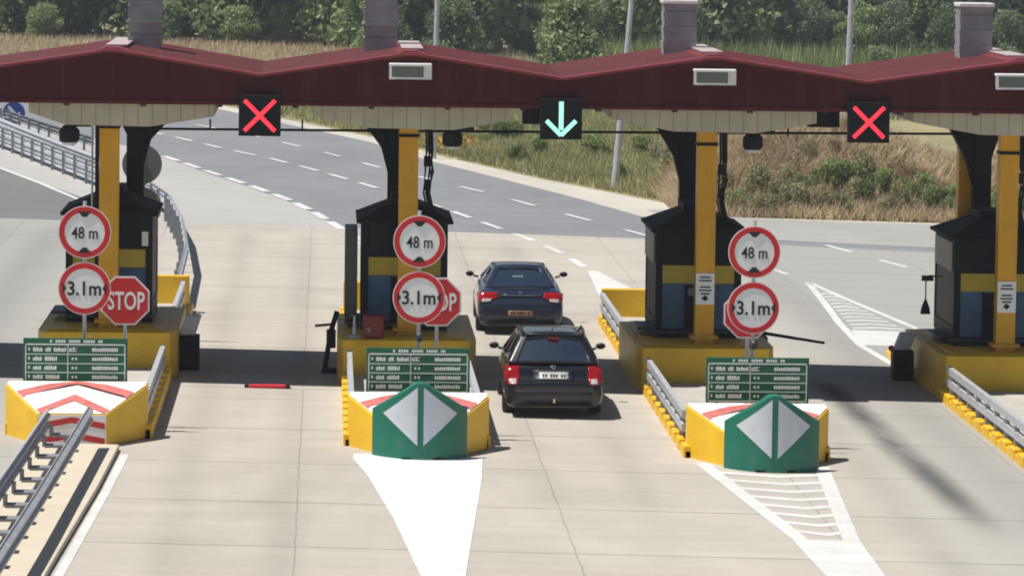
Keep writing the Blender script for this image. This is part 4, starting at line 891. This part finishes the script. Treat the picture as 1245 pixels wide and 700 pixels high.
for j in range(26):
    x = -26+j*3.1+random.uniform(-.8,.8); yb_ = np.interp(x,[-26,-22,-10,-2,2,8,12,20,30,60],[180,181,182,180,168,172,186,190,196,200])
    tree(ks[j], x, yb_+random.uniform(-2.5,2.5), random.uniform(.85,1.15), LBL[ks[j]])
    if j % 2 == 0: tree('dark', x+1.6, yb_+8+random.uniform(-1,2), random.uniform(1.0,1.3), LBL['dark'])
    tree(random.choice(('dark','mid')), x+random.uniform(-1,1), yb_+16, random.uniform(1.1,1.4), 'green tree in the second row of the wood edge')
    for q in range(2): tree(random.choice(('pale','mid','dark','mid')), x+random.uniform(-1.6,1.6), yb_-random.uniform(2.5,4.5), random.uniform(.30,.46), 'low shrub at the foot of the wood edge', 'shrubs at the wood edge')
for (x,y,s,k,lab) in ((5.2,150,.5,'dark','dark round tree left of the pole behind the second roof vent'),(11.2,142,.62,'mid','broad light green tree above the middle of the roof'),(27.6,144,.28,'dark','lone dark bush in front of the corn at right')):
    tree(k, x, y, s, lab, 'single trees in the field')
# bushes on the bank and the verge
def bush_mesh(m, seed):
    blobs = [(random.uniform(-.5,.5),random.uniform(-.35,.35),random.uniform(.2,.75),random.uniform(.22,.42),random.uniform(.2,.35),random.uniform(.2,.38)) for _ in range(11)]
    pts = crown_pts(2200, blobs); pts = pts[pts[:,2]>0]; tmp = quads_obj('leaves', pts, .06, m, elong=1.9); me = tmp.data; bpy.data.objects.remove(tmp)
    b = MB()
    for _ in range(7):
        a_ = random.uniform(0,6.28); b.tube([(0,0,-.1),(.25*math.cos(a_),.2*math.sin(a_),.4),(.45*math.cos(a_),.35*math.sin(a_),.85)], [.025,.015,.006], 5)
    tmp = b.build('stems', BARK); tm = tmp.data; bpy.data.objects.remove(tmp); return me, tm
FRD = foliage('reddish_weeds', (.24,.13,.09), (.42,.30,.19), sc=1.2); FOL = foliage('olive_leaves', (.26,.25,.12), (.50,.46,.27), sc=1.2)
bp_ = {'green':[bush_mesh(FB,k) for k in range(3)], 'olive':[bush_mesh(FOL,k) for k in range(2)], 'red':[bush_mesh(FRD,0)]}
def bush(kind, x, y, s, label, group):
    me, tm = random.choice(bp_[kind]); z = gz(x)-.05+(mound_h(x,y) if y < 67 and x > 6 else 0)
    t = thing('bush', label, 'bush', (x,y,z), random.uniform(0,6.28), group); t.scale = (s*random.uniform(.75,1.05),s*.9,s*random.uniform(.85,1.2))
    for nme, q in (('leaves',me),('stems',tm)): o = bpy.data.objects.new(nme, q); COL.objects.link(o); o.parent = t
lb = {'green':'fresh green bush on the dry bank right of the third booth','olive':'olive green bush on the dry bank right of the third booth','red':'reddish brown weed clump on top of the dry bank'}
for k in range(38):
    x = 10.2+k*.205+random.uniform(-.1,.1); kind = random.choice(('green','green','olive')) if x > 13.2 else random.choice(('olive','olive','green'))
    bush(kind, x, 46.8+random.uniform(-.4,1.3), random.uniform(.45,.85), lb[kind], 'bushes at the foot of the bank')
for k in range(9):
    x = 12.6+k*.5+random.uniform(-.2,.2); bush(random.choice(('red','red','olive')), x, 48.2+random.uniform(-.3,2.4), random.uniform(.4,.6), lb['red'] if False else 'brownish weed clump on the slope of the dry bank', 'weed clumps on the bank')
for k in range(16):
    x = 17.9+k*.55; bush(random.choice(('green','olive')), x, 47+random.uniform(-.4,1.5), random.uniform(.7,1.05), 'bush on the bank hidden behind the rightmost booth', 'bushes behind the rightmost booth')
for k in range(26):
    y = random.uniform(58,100); e = np.interp(y,[50,56,62,71,83,95,107],[9.4,7.4,5.4,2.9,.5,-3,-6.5]); x = e+random.uniform(1.4,9)
    bush(random.choice(('green','green','olive')), x, y, random.uniform(.5,1.0), 'low green bush in the rough grass beside the curving road', 'bushes in the roadside grass')
# grass
GD = foliage('dry_grass', (.40,.31,.19), (.70,.58,.40), sc=.3); GG = foliage('green_grass', (.15,.19,.07), (.50,.46,.25), sc=.35); CRN = foliage('corn', (.11,.18,.055), (.38,.44,.18), sc=.4); YFL = foliage('yellow_flowers', (.45,.28,.05), (.6,.42,.08))
def stuff(o, lab, cat): return tag(o, lab, cat, kind='stuff')
# roadside green
n = 90000; Y_ = 46+(rng.random(n)**1.3)*75; E_ = np.interp(Y_,[46,50,56,62,71,83,95,107,126],[11.4,9.6,7.6,5.6,3.1,.7,-2.8,-6.3,-10.6]); X_ = E_+.25+rng.random(n)*(14+Y_*.05)
P0 = np.stack([X_,Y_,K*X_-.05+np.array([mound_h(x,y) if x>6.4 and y<67 else 0 for x,y in zip(X_,Y_)])],1); keep = ~((P0[:,0]>10.6)&(P0[:,1]<58))
stuff(blades_obj('roadside_grass', P0[keep], .34, .05, GG), 'rough green grass growing beside the curving road', 'grass')
n = 70000; X_ = 9+rng.random(n)*16; Y_ = 46+rng.random(n)*10; P0 = np.stack([X_,Y_,K*X_-.05+np.array([mound_h(x,y)*(1+wob(x,y)) for x,y in zip(X_,Y_)])],1)
stuff(blades_obj('bank_grass', P0, .42, .05, GD, .5), 'dry straw coloured grass covering the bank', 'grass')
n = 60000; X_ = -34+rng.random(n)*60; Y_ = 140+rng.random(n)*42; P0 = np.stack([X_,Y_,K*X_-.03],1); P0 = P0[(X_ < 10)]
stuff(blades_obj('field_grass', P0, .55, .11, GD, .25), 'tall dry grass in the field before the left trees', 'grass')
n = 40000; X_ = 2+rng.random(n)*50; Y_ = 110+rng.random(n)*58; P0 = np.stack([X_,Y_,K*X_-.03],1)
stuff(blades_obj('meadow_grass', P0, .6, .12, GG, .3), 'green meadow grass behind the middle of the roof', 'grass')
# corn: rows of stalks with arching leaves
rows = np.arange(150, 163, 1.0); C1 = []
for yr in rows:
    xx = np.arange(14, 52, .34)+rng.normal(size=len(np.arange(14,52,.34)))*.08; C1.append(np.stack([xx, yr+rng.normal(size=len(xx))*.12, K*xx-.03],1))
C1 = np.concatenate(C1); pts = []
for k in range(7):
    q = C1.copy(); q[:,2] += .3+.24*k; q[:,:2] += rng.normal(size=(len(q),2))*.16; pts.append(q)
q = np.repeat(C1, 9, axis=0); q[:,:2] += rng.normal(size=(len(q),2))*.10; q[:,2] += rng.random(len(q))*1.0
stuff(blades_obj('corn_field', q, 1.05, .09, CRN, .22), 'rows of tall corn in the field behind the right roof', 'corn')
n = 260; X_ = 2.9+rng.normal(size=n)*.55; Y_ = 74+rng.normal(size=n)*1.2; P0 = np.stack([X_,Y_,K*X_+.3+rng.random(n)*.35],1)
stuff(quads_obj('yellow_flowers', P0, .14, YFL), 'patch of orange yellow wild flowers beside the road', 'flowers')

# ------------------------------------------------------------------ air
hz = bpy.data.materials.new('haze_air'); hz.use_nodes = True; n = hz.node_tree.nodes; n.remove(n['Principled BSDF'])
pv = n.new('ShaderNodeVolumePrincipled'); pv.inputs['Color'].default_value = (.86,.92,1,1); pv.inputs['Density'].default_value = .0004; pv.inputs['Anisotropy'].default_value = .3
hz.node_tree.links.new(pv.outputs[0], n['Material Output'].inputs['Volume'])
b = MB(); b.box(-270,310,-115,630,-8,22); tag(b.build('haze', hz), 'thin summer haze over the plaza and fields', 'haze', kind='stuff')
